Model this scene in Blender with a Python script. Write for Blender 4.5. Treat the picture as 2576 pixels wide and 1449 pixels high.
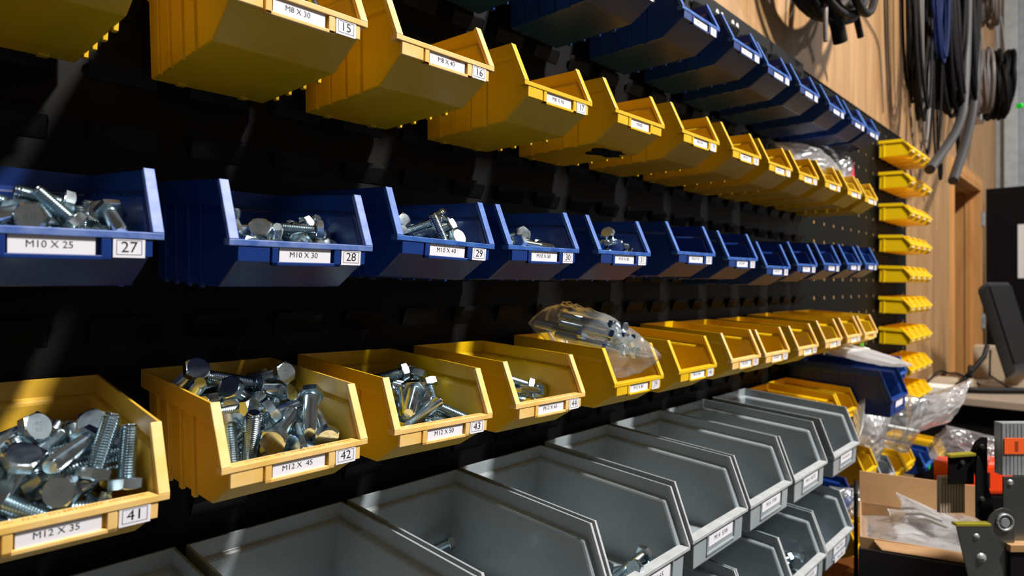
import bpy, bmesh, math, random, json
from mathutils import Vector, Matrix, Quaternion, noise

# ---------------------------------------------------------------- camera, world, lights, exposure
for o in list(bpy.data.objects): bpy.data.objects.remove(o)
SC = bpy.context.scene
COL = SC.collection
R = math.radians
H = 1.35                                   # camera height above the floor; the wall runs along +x, the room lies towards -y

cam_d = bpy.data.cameras.new('camera'); cam = bpy.data.objects.new('camera', cam_d); COL.objects.link(cam)
cam.location = (0, 0, H)
cam.rotation_euler = (Matrix.Rotation(R(-46.65), 3, 'Z') @ Matrix.Rotation(R(90-0.07), 3, 'X') @ Matrix.Rotation(R(-0.13), 3, 'Z')).to_euler()
cam_d.sensor_width = 36; cam_d.lens = 1600/2576*36; cam_d.clip_start = 0.01
cam_d.dof.use_dof = True; cam_d.dof.focus_distance = 0.76; cam_d.dof.aperture_fstop = 5.6
SC.camera = cam

w = bpy.data.worlds.new('world'); SC.world = w; w.use_nodes = True
w.node_tree.nodes['Background'].inputs[0].default_value = (0.62, 0.78, 1, 1)
w.node_tree.nodes['Background'].inputs[1].default_value = 0.03

def lamp(loc, power, size, color=(1, 1, 1), target=None):
    d = bpy.data.lights.new('high_bay_or_fill_light', 'AREA'); d.shape = 'DISK'; d.size = size; d.energy = power; d.color = color
    o = bpy.data.objects.new('high_bay_or_fill_light', d); COL.objects.link(o); o.location = loc
    t = Vector(target if target else (loc[0], loc[1], 0)) - Vector(loc)
    o.rotation_euler = t.to_track_quat('-Z', 'Y').to_euler()
    return o
lamp((1.95, -2.2, H+3.75), 540, 0.42, (1.0, 0.965, 0.93), (1.6, 0.3, H-0.3))     # the lamp above the aisle that throws the shadows
lamp((-2.2, -3.4, H+3.75), 26, 0.35, (0.85, 0.93, 1.0))  # added weak fill for the bolts, no known lamp there
lamp((6.2, -3.0, H+3.75), 230, 0.35, (1.0, 0.96, 0.92))  # added fill that brightens the far end and the cladding

SC.view_settings.view_transform = 'Standard'; SC.view_settings.look = 'None'
SC.view_settings.gamma = 1; SC.view_settings.use_curve_mapping = False
SC.view_settings.exposure = -0.08

# ---------------------------------------------------------------- materials
def lin(c):
    return tuple(((v/255/12.92) if v/255 <= .04045 else ((v/255+.055)/1.055)**2.4) for v in c)
MATS = {}
def mat(name, rgb, rough=.5, metal=0, spec=.5, noise_amt=0, noise_scale=20, rgb2=None, bump=0, bump_scale=60, trans=0, coat=0, stretch=(1, 1, 1), rough_var=0):
    m = bpy.data.materials.new(name); m.use_nodes = True; nt = m.node_tree; b = nt.nodes['Principled BSDF']
    c = lin(rgb) + (1,)
    b.inputs['Base Color'].default_value = c; b.inputs['Roughness'].default_value = rough; b.inputs['Metallic'].default_value = metal
    b.inputs['Specular IOR Level'].default_value = spec; b.inputs['Coat Weight'].default_value = coat
    col_out = None
    if noise_amt or bump or rough_var:
        tc = nt.nodes.new('ShaderNodeTexCoord'); mp = nt.nodes.new('ShaderNodeMapping'); mp.inputs['Scale'].default_value = stretch
        nt.links.new(tc.outputs['Object'], mp.inputs[0])
    if noise_amt:
        n = nt.nodes.new('ShaderNodeTexNoise'); n.inputs['Scale'].default_value = noise_scale; n.inputs['Detail'].default_value = 5
        nt.links.new(mp.outputs[0], n.inputs['Vector'])
        rp = nt.nodes.new('ShaderNodeValToRGB'); rp.color_ramp.elements[0].position = .38; rp.color_ramp.elements[1].position = .38+.3
        rp.color_ramp.elements[0].color = c
        c2 = lin(rgb2) if rgb2 else tuple(v*.6 for v in c[:3])
        rp.color_ramp.elements[1].color = tuple(a*(1-noise_amt)+d*noise_amt for a, d in zip(c[:3], c2)) + (1,)
        nt.links.new(n.outputs['Fac'], rp.inputs[0]); nt.links.new(rp.outputs[0], b.inputs['Base Color']); col_out = rp.outputs[0]
    if rough_var:
        n = nt.nodes.new('ShaderNodeTexNoise'); n.inputs['Scale'].default_value = 45
        nt.links.new(mp.outputs[0], n.inputs['Vector'])
        mr = nt.nodes.new('ShaderNodeMapRange'); mr.inputs[1].default_value = .3; mr.inputs[2].default_value = .7
        mr.inputs[3].default_value = rough-rough_var; mr.inputs[4].default_value = rough+rough_var
        nt.links.new(n.outputs['Fac'], mr.inputs[0]); nt.links.new(mr.outputs[0], b.inputs['Roughness'])
    if bump:
        n2 = nt.nodes.new('ShaderNodeTexNoise'); n2.inputs['Scale'].default_value = bump_scale
        nt.links.new(mp.outputs[0], n2.inputs['Vector'])
        bp = nt.nodes.new('ShaderNodeBump'); bp.inputs['Strength'].default_value = bump; bp.inputs['Distance'].default_value = .002
        nt.links.new(n2.outputs['Fac'], bp.inputs['Height']); nt.links.new(bp.outputs[0], b.inputs['Normal'])
    if trans:
        t = nt.nodes.new('ShaderNodeBsdfTranslucent'); t.inputs[0].default_value = c
        if col_out: nt.links.new(col_out, t.inputs[0])
        mx = nt.nodes.new('ShaderNodeMixShader'); mx.inputs[0].default_value = trans
        nt.links.new(b.outputs[0], mx.inputs[1]); nt.links.new(t.outputs[0], mx.inputs[2])
        nt.links.new(mx.outputs[0], nt.nodes['Material Output'].inputs[0])
    MATS[name] = m
    return m

M_YOLD = mat('faded_yellow_plastic', (224, 178, 46), .42, noise_amt=.7, noise_scale=14, rgb2=(226, 180, 74), trans=.08, bump=.15, bump_scale=90)
M_YEL = mat('yellow_plastic', (226, 182, 16), .38, noise_amt=.6, noise_scale=10, rgb2=(216, 168, 10), trans=.08)
M_YLEM = mat('lemon_yellow_plastic', (250, 206, 4), .4, trans=.05)
M_BLUE = mat('blue_plastic', (14, 50, 118), .34, noise_amt=.5, noise_scale=12, rgb2=(10, 40, 100))
M_BLUEW = mat('worn_blue_edge', (52, 100, 174), .45, noise_amt=.9, noise_scale=60, rgb2=(26, 70, 148))
M_BLUEWW = mat('scuffed_blue_edge', (104, 126, 182), .5, noise_amt=1, noise_scale=70, rgb2=(48, 86, 160))
M_YEDGE = mat('worn_yellow_edge', (230, 192, 122), .5, noise_amt=.8, noise_scale=40, rgb2=(222, 174, 76))
M_GREY = mat('grey_plastic', (148, 157, 161), .3, noise_amt=.4, noise_scale=9, rgb2=(120, 130, 134), rough_var=.06)
M_GEDGE = mat('pale_grey_edge', (172, 176, 178), .45, noise_amt=.5, noise_scale=50, rgb2=(146, 144, 138))
M_BROWN = mat('orange_brown_plastic', (176, 104, 30), .4)
M_PAPER = mat('label_paper', (228, 226, 232), .6)
M_SMEAR = mat('reddish_smear', (206, 150, 140), .6)
M_INK = mat('black_ink', (22, 22, 24), .5)
M_INKF = mat('moulded_letters', (196, 146, 62), .5)
M_INKB = mat('moulded_blue_letters', (30, 52, 112), .5)
M_ZINC = mat('zinc_plated_steel', (206, 220, 226), .2, metal=1, rough_var=.08, noise_amt=.5, noise_scale=30, rgb2=(170, 198, 212))
M_ZYEL = mat('painted_yellow_reflection', (176, 160, 66), .45)  # yellow reflected from the bin, put into the colour of bolt tips
M_PANEL = mat('black_powder_coat', (9, 9, 9), .5, spec=.18)
M_PERF = mat('dark_olive_powder_coat', (7, 8, 6), .6, spec=.12)
M_PANEDGE = mat('brown_panel_edge', (70, 46, 34), .5)  # brownish colour for the rim faces of the louvres
M_BLACK = mat('black_rubber', (11, 10, 10), .55, spec=.25)
M_CABLE = mat('black_cable', (11, 10, 10), .6, spec=.15)
M_CABGREY = mat('grey_cable', (104, 96, 92), .45)
M_HOSE = mat('dark_grey_hose', (52, 50, 51), .5)
M_BLUECAB = mat('blue_cable', (5, 24, 66), .6, spec=.15)
M_GRNYEL = mat('yellow_green_cable', (196, 180, 30), .4)
M_DOOR = mat('black_door_paint', (8, 7, 7), .7, spec=.12)
M_STEEL = mat('galvanised_steel', (178, 182, 184), .38, metal=.5, noise_amt=.6, noise_scale=18, rgb2=(120, 126, 130))
M_CLAD = mat('galvanised_cladding', (172, 178, 182), .45, spec=.6, noise_amt=.5, noise_scale=14, rgb2=(140, 146, 150))
M_BRKT = mat('passivated_steel', (128, 132, 130), .32, metal=.9, noise_amt=.5, noise_scale=14, rgb2=(104, 108, 104))
M_BRKED = mat('yellow_passivated_edge', (186, 178, 60), .3, metal=.6)
M_CARD = mat('corrugated_cardboard', (170, 130, 86), .8, noise_amt=.4, noise_scale=30, rgb2=(154, 116, 74))
M_ORANGE = mat('orange_plastic', (236, 62, 6), .45)
M_LABOR = mat('orange_label', (246, 96, 30), .5)
M_DESK = mat('beige_laminate', (150, 134, 118), .4)
M_BEIGE = mat('beige_plastic', (176, 158, 134), .5)
M_DARKP = mat('dark_plastic', (24, 23, 24), .4)
M_WHITE = mat('white_card', (225, 222, 216), .6)
M_GREEN = mat('green_plastic', (88, 170, 30), .4)
M_GREENDOT = mat('green_sticker', (30, 220, 60), .4)
M_RED = mat('red_plastic', (190, 26, 50), .4)
M_PURPLE = mat('purple_card', (140, 30, 120), .5)
M_FLOOR = mat('sealed_concrete', (66, 63, 60), .5, noise_amt=.6, noise_scale=3)
M_CEIL = mat('ceiling_sheet', (120, 122, 124), .7)
M_SHED = mat('painted_wall', (104, 100, 96), .7)

def film(name, tint=(235, 238, 240), haze=.17):
    m = bpy.data.materials.new(name); m.use_nodes = True; nt = m.node_tree; nt.nodes.remove(nt.nodes['Principled BSDF'])
    tr = nt.nodes.new('ShaderNodeBsdfTransparent'); tr.inputs[0].default_value = (.93, .94, .95, 1)
    gl = nt.nodes.new('ShaderNodeBsdfGlossy'); gl.inputs['Roughness'].default_value = .2
    df = nt.nodes.new('ShaderNodeBsdfDiffuse'); df.inputs[0].default_value = lin(tint)+(1,)
    tl = nt.nodes.new('ShaderNodeBsdfTranslucent'); tl.inputs[0].default_value = lin(tint)+(1,)
    ad = nt.nodes.new('ShaderNodeMixShader'); ad.inputs[0].default_value = .5
    nt.links.new(df.outputs[0], ad.inputs[1]); nt.links.new(tl.outputs[0], ad.inputs[2])
    m1 = nt.nodes.new('ShaderNodeMixShader'); m1.inputs[0].default_value = haze
    nt.links.new(tr.outputs[0], m1.inputs[1]); nt.links.new(ad.outputs[0], m1.inputs[2])
    fr = nt.nodes.new('ShaderNodeFresnel'); fr.inputs[0].default_value = 1.28
    m2 = nt.nodes.new('ShaderNodeMixShader')
    mu = nt.nodes.new('ShaderNodeMath'); mu.operation = 'MULTIPLY'; mu.inputs[1].default_value = .6; nt.links.new(fr.outputs[0], mu.inputs[0]); nt.links.new(mu.outputs[0], m2.inputs[0]); nt.links.new(m1.outputs[0], m2.inputs[1]); nt.links.new(gl.outputs[0], m2.inputs[2])
    nt.links.new(m2.outputs[0], nt.nodes['Material Output'].inputs[0])
    return m
M_FILM = film('clear_polythene'); M_FILM2 = film('milky_polythene', (236, 234, 234), .5)

def wood(name, c1, c2, axis='z', sheet=False):
    m = bpy.data.materials.new(name); m.use_nodes = True; nt = m.node_tree; b = nt.nodes['Principled BSDF']
    tc = nt.nodes.new('ShaderNodeTexCoord'); mp = nt.nodes.new('ShaderNodeMapping')
    mp.inputs['Scale'].default_value = {'z': (7, 7, .7), 'x': (.7, 7, 7)}[axis]
    nt.links.new(tc.outputs['Object'], mp.inputs[0])
    n = nt.nodes.new('ShaderNodeTexNoise'); n.inputs['Scale'].default_value = 1.6; n.inputs['Detail'].default_value = 6; n.inputs['Distortion'].default_value = 1.2
    nt.links.new(mp.outputs[0], n.inputs['Vector'])
    rp = nt.nodes.new('ShaderNodeValToRGB'); e = rp.color_ramp.elements
    e[0].position = .36; e[0].color = lin(c1)+(1,); e[1].position = .66; e[1].color = lin(c2)+(1,)
    nt.links.new(n.outputs['Fac'], rp.inputs[0]); nt.links.new(rp.outputs[0], b.inputs['Base Color'])
    b.inputs['Roughness'].default_value = .55
    return m
M_PLY = wood('pine_plywood', (170, 132, 88), (148, 110, 70))
M_JAMB = wood('timber_door_frame', (206, 148, 84), (186, 128, 66))

# ---------------------------------------------------------------- mesh helpers
class MB:
    def __init__(s): s.v = []; s.f = []; s.m = []; s.sm = []
    def add(s, vs, fs, mi=0, smooth=False):
        k = len(s.v); s.v += [tuple(v) for v in vs]
        for f in fs: s.f.append(tuple(i+k for i in f)); s.m.append(mi); s.sm.append(smooth)
    def hexa(s, p, mi=0):                                   # eight corners: bottom 0-3, top 4-7
        s.add(p, [(3, 2, 1, 0), (4, 5, 6, 7), (0, 1, 5, 4), (1, 2, 6, 5), (2, 3, 7, 6), (3, 0, 4, 7)], mi)
    def box(s, x0, x1, y0, y1, z0, z1, mi=0):
        s.hexa([(x0, y0, z0), (x1, y0, z0), (x1, y1, z0), (x0, y1, z0), (x0, y0, z1), (x1, y0, z1), (x1, y1, z1), (x0, y1, z1)], mi)
    def cyl(s, p0, p1, r0, r1=None, n=16, mi=0, cap=True, smooth=True):
        r1 = r0 if r1 is None else r1
        p0 = Vector(p0); p1 = Vector(p1); q = (p1-p0).to_track_quat('Z', 'Y')
        ring = lambda p, r: [p + q @ Vector((r*math.cos(a*2*math.pi/n), r*math.sin(a*2*math.pi/n), 0)) for a in range(n)]
        s.add(ring(p0, r0)+ring(p1, r1), [(i, (i+1) % n, n+(i+1) % n, n+i) for i in range(n)], mi, smooth)
        if cap:
            s.add(ring(p0, r0), [tuple(reversed(range(n)))], mi); s.add(ring(p1, r1), [tuple(range(n))], mi)
    def tube(s, pts, r, n=8, mi=0, closed=False):
        pts = [Vector(p) for p in pts]; N = len(pts); rings = []
        up = Vector((0.31, .2, .93)).normalized()
        for i, p in enumerate(pts):
            a = pts[(i-1) % N] if (closed or i) else p; b = pts[(i+1) % N] if (closed or i < N-1) else p
            t = (b-a).normalized(); u = t.cross(up)
            if u.length < .05: u = t.cross(Vector((1, 0, 0)))
            u.normalize(); v = t.cross(u)
            rr = r[i] if isinstance(r, (list, tuple)) else r
            rings += [p+u*rr*math.cos(k*2*math.pi/n)+v*rr*math.sin(k*2*math.pi/n) for k in range(n)]
        fs = []
        for i in range(N if closed else N-1):
            j = (i+1) % N
            fs += [(i*n+k, i*n+(k+1) % n, j*n+(k+1) % n, j*n+k) for k in range(n)]
        s.add(rings, fs, mi, True)
        if not closed: s.add(rings[:n], [tuple(range(n))], mi); s.add(rings[-n:], [tuple(reversed(range(n)))], mi)
    def prism(s, poly, y0, y1, mi=0):                       # polygon in (x, z) extruded along y
        n = len(poly)
        s.add([(x, y0, z) for x, z in poly]+[(x, y1, z) for x, z in poly],
              [tuple(range(n)), tuple(range(2*n-1, n-1, -1))]+[(i, i+n, (i+1) % n+n, (i+1) % n) for i in range(n)], mi)
    def mesh(s, name, mats):
        me = bpy.data.meshes.new(name); me.from_pydata(s.v, [], s.f)
        for m in mats: me.materials.append(m)
        for p, mi, sm in zip(me.polygons, s.m, s.sm): p.material_index = mi; p.use_smooth = sm
        me.update(); return me

def fix_normals(me):
    bm = bmesh.new(); bm.from_mesh(me); bmesh.ops.recalc_face_normals(bm, faces=bm.faces); bm.to_mesh(me); bm.free(); return me
def bake(me, mods):
    o = bpy.data.objects.new('tmp', me); COL.objects.link(o)
    for t, kw in mods:
        m = o.modifiers.new(t, t)
        for k, v in kw.items(): setattr(m, k, v)
    dg = bpy.context.evaluated_depsgraph_get(); dg.update()
    r = bpy.data.meshes.new_from_object(o.evaluated_get(dg)); bpy.data.objects.remove(o); return r
def text_mesh(txt, size, align='CENTER'):
    cu = bpy.data.curves.new('txt', 'FONT'); cu.body = txt; cu.size = size; cu.align_x = align; cu.align_y = 'CENTER'; cu.resolution_u = 3
    o = bpy.data.objects.new('tmp', cu); COL.objects.link(o); dg = bpy.context.evaluated_depsgraph_get(); dg.update()
    r = bpy.data.meshes.new_from_object(o.evaluated_get(dg)); bpy.data.objects.remove(o)
    v = [tuple(p.co) for p in r.vertices]; f = [tuple(p.vertices) for p in r.polygons]; bpy.data.meshes.remove(r)
    return v, f
def link(name, me, parent=None, mats=None):
    if isinstance(me, MB): me = fix_normals(me.mesh(name, mats))
    me.name = name
    o = bpy.data.objects.new(name, me); COL.objects.link(o); o.parent = parent; return o
def tag(o, label=None, cat=None, group=None, kind=None):
    if label: o['label'] = label
    if cat: o['category'] = cat
    if group: o['group'] = group
    if kind: o['kind'] = kind
    return o
def thing(name, label, cat, loc=(0, 0, 0), rot=(0, 0, 0), group=None):
    o = bpy.data.objects.new(name, None); o.empty_display_size = .02; COL.objects.link(o); o.location = loc; o.rotation_euler = rot
    return tag(o, label, cat, group)
def copy_tree(o, parent=None):
    c = o.copy(); COL.objects.link(c); c.parent = parent
    for ch in list(o.children): copy_tree(ch, c)
    return c
# ---------------------------------------------------------------- the setting
YW = .83; YP = .803                       # face of the timber wall; face of the black panels
def structure(name, mb, m): return tag(link(name, mb, None, [m] if not isinstance(m, list) else m), kind='structure')
X0, X1, Y0, ZC = -3.5, 7.78, -5.5, 5.6
mb = MB(); mb.box(X0, X1, Y0, 3.2, -.1, 0); structure('floor', mb, M_FLOOR)
mb = MB(); mb.box(X0, X1, Y0, 3.2, ZC, ZC+.1); structure('ceiling', mb, M_CEIL)
mb = MB()                                  # plywood wall with a door opening and a sheet joint
DX0, DX1, DZ = 5.44, 6.76, H+.845
for a, b in ((X0, 1.2), (1.2, 3.63), (3.63, DX0)): mb.box(a+.0012, b-.0012, YW, YW+.02, 0, ZC)
mb.box(DX0, DX1, YW, YW+.02, DZ, ZC); mb.box(DX1, X1, YW, YW+.02, 0, ZC)
mb.box(X0, DX0, YW+.02, YW+.34, 0, ZC); mb.box(DX1, X1, YW+.02, YW+.34, 0, ZC); mb.box(DX0, DX1, YW+.02, YW+.34, DZ, ZC)
structure('wall_back', mb, M_PLY)
mb = MB(); mb.box(X0-.1, X0, Y0, 3.2, 0, ZC); structure('wall_left', mb, M_SHED)
mb = MB(); mb.box(X1, X1+.1, Y0, 3.2, 0, ZC)                      # galvanised cladding with upright ribs on the end wall
for i in range(26):
    y = YW-.06-i*.235
    if y-.13 > Y0: mb.hexa([(X1-.08, y-.105, 0), (X1, y-.12, 0), (X1, y, 0), (X1-.08, y-.015, 0), (X1-.08, y-.105, ZC), (X1, y-.12, ZC), (X1, y, ZC), (X1-.08, y-.015, ZC)])
structure('wall_right', mb, M_CLAD)
mb = MB(); mb.box(X0, X1, Y0-.1, Y0, 0, ZC); structure('wall_front', mb, M_SHED)
mb = MB(); mb.box(X0, X1, 3.2, 3.3, 0, ZC); structure('wall_beyond', mb, M_SHED)
mb = MB()                                  # timber lining and architrave of the doorway
mb.box(DX0, DX0+.03, YW-.012, YW+.34, 0, DZ); mb.box(DX1-.03, DX1, YW-.012, YW+.34, 0, DZ); mb.box(DX0+.03, DX1-.03, YW-.012, YW+.34, DZ-.03, DZ)
mb.box(DX1-.045, DX1-.03, YW+.06, YW+.1, 0, DZ-.03); mb.box(DX0+.03, DX1-.03, YW+.06, YW+.1, DZ-.045, DZ-.03)
mb.box(DX0-.07, DX0, YW-.014, YW, 0, DZ+.07); mb.box(DX1, DX1+.05, YW-.014, YW, 0, DZ+.07); mb.box(DX0, DX1, YW-.014, YW, DZ, DZ+.07)
structure('trim_1', mb, M_JAMB)
mb = MB(); ex = DX1+.02; mb.box(ex, ex+.045, YW-1.0, YW-.04, .01, DZ-.01)
door = structure('door_1', mb, M_DOOR)
mb = MB(); mb.box(ex-.004, ex+.001, .45, .575, H+.066, H+.515); link('vision_panel', mb, door, [M_WHITE])
for z in (H+.58, H-.3):
    mb = MB(); mb.box(DX1-.028, DX1+.019, YW-.02, YW-.0125, z-.06, z+.06); mb.cyl((DX1+.012, YW-.026, z-.06), (DX1+.012, YW-.026, z+.06), .008)
    link('hinge', mb, door, [M_STEEL])
mb = MB(); mb.box(DX0-.3, DX1+.3, YW+1.2, YW+1.25, 0, 3); structure('wall_passage', mb, M_PLY)

# ---------------------------------------------------------------- the black louvre panel and the perforated panel
rnd = random.Random(4)
LP = .1038; LX = .1845; ZT = H+.795
mb = MB(); XL0, XL1, ZB = -.75, 2.372, H-.95
mb.box(XL0, XL1, YP, YP+.0235, ZB, ZT)
def louvre(x, z):
    wd, h, out, r = .068, .028, .0105, .010
    prof = [(0, 0), (wd, 0)] + [(wd-r+r*math.cos(a), h-r+r*math.sin(a)) for a in (0, .52, 1.05, 1.57)] + [(r+r*math.cos(a), h-r+r*math.sin(a)) for a in (1.57, 2.1, 2.62, 3.14)]
    n = len(prof); th = .0018
    f = [(x+px, YP-out*min(1, pz/h*1.3+.12), z+pz) for px, pz in prof]
    bk = [(x+px, YP-out*min(1, pz/h*1.3+.12)+th, z+pz) for px, pz in prof]
    mb.add(f+bk, [tuple(range(n))], 0)
    mb.add(f+bk, [tuple(range(2*n-1, n-1, -1))], 0)
    for i in range(n):
        j = (i+1) % n
        mb.add([f[i], f[j], bk[j], bk[i]], [(0, 3, 2, 1)], 1 if 2 <= i <= n-2 else 0)
    mb.add([(x, YP, z), (x+wd, YP, z), f[1], f[0]], [(0, 1, 2, 3)], 0)
    mb.add([(x+.002, YP-.0003, z+.004), (x+wd-.002, YP-.0003, z+.004), (x+wd-.002, YP-.0003, z+h-.001), (x+.002, YP-.0003, z+h-.001)], [(0, 1, 2, 3)], 2)
for k in range(-13, 9):
    for i in range(-6, 21):
        x = LX+i*LP
        if XL0+.03 < x < XL1-.09: louvre(x, H+.155+k*.0717)
for dx in (1.69, 1.79):                    # two pairs of fixing holes in the top margin, light through them painted white
    for e in (0, .03):
        n = 12; mb.add([(dx+e+.009*math.cos(a*math.pi/6), YP-.0004, ZT-.03+.012*math.sin(a*math.pi/6)) for a in range(n)], [tuple(range(n))], 3)
panel = link('louvre_panel', fix_normals(mb.mesh('louvre_panel', [M_PANEL, M_PANEDGE, M_BLACK, M_WHITE])))
tag(panel, 'large black louvred steel panel carrying the rows of picking bins', 'wall panel')

XA, XB = 2.376, 4.04                       # perforated panel: real square holes showing the timber behind it
mb = MB(); px, pz = .1108/2, .0712/2*1.0
def perf(mb, x0, x1, z0, z1, y, nx, nz, hole):
    sx = (x1-x0)/nx; sz = (z1-z0)/nz; vs = []; fs = []
    for i in range(nx):
        for k in range(nz):
            a, b = x0+i*sx, x0+(i+1)*sx; c, d = z0+k*sz, z0+(k+1)*sz
            mx, mz = (a+b)/2, (c+d)/2; h = hole/2; g = hole*.33
            q = [(a, y, c), (b, y, c), (b, y, d), (a, y, d), (mx-h, y, mz-g), (mx+h, y, mz-g), (mx+h, y, mz+g), (mx-h, y, mz+g)]
            ring = [(0, 1, 5, 4), (1, 2, 6, 5), (2, 3, 7, 6), (3, 0, 4, 7)]
            mb.add(q, ring)
            mb.add([(u, y+.0012, v) for u, _, v in q[4:]]+q[4:], [(0, 1, 5, 4), (1, 2, 6, 5), (2, 3, 7, 6), (3, 0, 4, 7)])
YQ = YW-.0036; nx = 14; perf(mb, XA+.005, XB-.005, ZB, ZT-.002, YQ, nx, 24, .024)
mb.box(XA, XA+.004, YQ, YQ+.0034, ZB, ZT); mb.box(XB-.004, XB, YQ, YQ+.0034, ZB, ZT); mb.box(XA, XB, YQ-.004, YQ+.0034, ZT-.002, ZT)
panel2 = link('perforated_panel', mb.mesh('perforated_panel', [M_PERF]))
tag(panel2, 'black steel panel with rows of square holes at the far end', 'wall panel')

# ---------------------------------------------------------------- picking bins
def bin_body(p, mats):
    """open-fronted stacking bin; frame: x across, y = -d (d is out from the wall), z up, origin at the middle of the back rim"""
    wa, wi, wb, dB, dC, zC, dP, zP, dF, zF, zb, hb, fw, lip = [p[k] for k in 'wa wi wb dB dC zC dP zP dF zF zb hb fw lip'.split()]
    L = math.hypot(dC-dB, zC); n = (zC/L, -(dC-dB)/L)
    sl = (zC)/(dC-dB)
    Bs = (dB+fw*n[0], fw*n[1])
    on = lambda z: Bs[0]+(z-Bs[1])/sl
    z1 = -hb; zl = zC-.0055
    prof1 = [(0, 0), (dB, 0), (dC, zC), (dC, zl)]
    st = .003
    def bx(z): t = (z+hb)/(zb+hb); return wi+(wb-wi)*t
    plate = dC-.004
    V = []; F = []
    def add(*ps): k = len(V); V.extend(ps); F.append(tuple(range(k, k+len(ps))))
    for s in (1, -1):
        A, B, C, Cl = [(s*wa, -d, z) for d, z in prof1]
        A1 = (s*wa, 0, -hb); B1 = (s*wa, -on(-hb), -hb); C1 = (s*wa, -on(zl), zl)
        add(A, B, B1, A1); add(B, C, C1, B1); add(C, Cl, C1)
        A2 = (s*bx(-hb-st), -.006, -hb-st); B2 = (s*bx(-hb-st), -on(-hb-st)+.002, -hb-st); C2 = (s*bx(zl), -on(zl)+.002, zl)
        C3 = (s*bx(zl), -plate, zl); P2 = (s*bx(zP), -(dP-.004), zP); F2 = (s*wb, -dF, zF); K2 = (s*wb, -.006, zb)
        add(A1, B1, B2, A2); add(B1, C1, C2, B2); add(C1, Cl, C3, C2)
        add(A2, B2, C2, C3, P2, F2, K2)
    a = lambda x, d, z: (x, -d, z)
    add(a(-wa, 0, 0), a(wa, 0, 0), a(wa, 0, -hb), a(-wa, 0, -hb))
    w2 = bx(-hb-st); add(a(-wa, 0, -hb), a(wa, 0, -hb), a(w2, .006, -hb-st), a(-w2, .006, -hb-st))
    add(a(-w2, .006, -hb-st), a(w2, .006, -hb-st), a(wb, .006, zb), a(-wb, .006, zb))
    add(a(-wb, .006, zb), a(wb, .006, zb), a(wb, dF, zF), a(-wb, dF, zF))
    wp = bx(zP); add(a(-wb, dF, zF), a(wb, dF, zF), a(wp, dP-.004, zP), a(-wp, dP-.004, zP))
    w3 = bx(zl); add(a(-wp, dP-.004, zP), a(wp, dP-.004, zP), a(w3, plate, zl), a(-w3, plate, zl))
    add(a(-w3, plate, zl), a(w3, plate, zl), a(wa, dC, zl), a(-wa, dC, zl))
    add(a(-wa, dC, zl), a(wa, dC, zl), a(wa, dC, zC), a(-wa, dC, zC))
    me = bpy.data.meshes.new('sheet'); me.from_pydata(V, [], F)
    bm = bmesh.new(); bm.from_mesh(me); bmesh.ops.remove_doubles(bm, verts=bm.verts, dist=1e-5)
    bmesh.ops.recalc_face_normals(bm, faces=bm.faces)
    tot = sum(f.calc_area()*f.normal.dot(f.calc_center_median()-Vector((0, -dC/2, zb/2))) for f in bm.faces)
    if tot < 0: bmesh.ops.reverse_faces(bm, faces=bm.faces)
    bm.to_mesh(me); bm.free()
    me = bake(me, [('BEVEL', dict(width=p.get('bev', .0018), segments=2, limit_method='ANGLE', angle_limit=.4)),
                   ('SOLIDIFY', dict(thickness=p.get('th', .0024), offset=-1, use_even_offset=False))])
    # flanges, ribs and the label holder, bevelled solids on the shell
    b = MB()
    t = .0045
    for s in (1, -1):
        xo, xi = s*(wa+.0005), s*(wa-p['fl'])
        q = [(dB, 0), (dC, zC)]; r = [(d+t*n[0], z+t*n[1]) for d, z in q]
        e = .0006
        b.hexa([(xi, -r[0][0], r[0][1]), (xo, -r[0][0], r[0][1]), (xo, -r[1][0], r[1][1]), (xi, -r[1][0], r[1][1]),
                (xi, -q[0][0]-e, q[0][1]+e), (xo, -q[0][0]-e, q[0][1]+e), (xo, -q[1][0]-e, q[1][1]+e), (xi, -q[1][0]-e, q[1][1]+e)], 1)
        for d0 in p['ribs']:
            x1, x2 = bx(-hb)+p['rib'], wb+p['rib']; y1, y2 = bx(-hb)-.001, wb-.001
            zz = zb+(zF-zb)*(d0+.004)/dF-.0022
            wr = p.get('ribw', .008)
            b.hexa([(s*y2, -d0, zz), (s*x2, -d0, zz), (s*x2, -d0-wr, zz), (s*y2, -d0-wr, zz),
                    (s*y1, -d0, -hb), (s*x1, -d0, -hb), (s*x1, -d0-wr, -hb), (s*y1, -d0-wr, -hb)])
        b.box(s*wb*.55-.005, s*wb*.55+.005, -.018, -.008, zb-.002, zb+.001)
    b.box(-wa-.0005, wa+.0005, -dC-.0003, -dC+lip, zC-.0055, zC+.0004, 1)
    for x0, x1, z0, z1, pr in p['front']: b.box(x0, x1, -plate-pr, -plate+.001, z0, z1, 2)
    be = bake(fix_normals(b.mesh('fittings', mats)), [('BEVEL', dict(width=.0007, segments=2, limit_method='ANGLE', angle_limit=.5))])
    out = MB()
    for m_, k in ((me, 0), (be, None)):
        kk = len(out.v); out.v += [tuple(v.co) for v in m_.vertices]
        for f in m_.polygons: out.f.append(tuple(i+kk for i in f.vertices)); out.m.append(0 if k == 0 else f.material_index); out.sm.append(False)
    return out.mesh('bin_body', mats)

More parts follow.
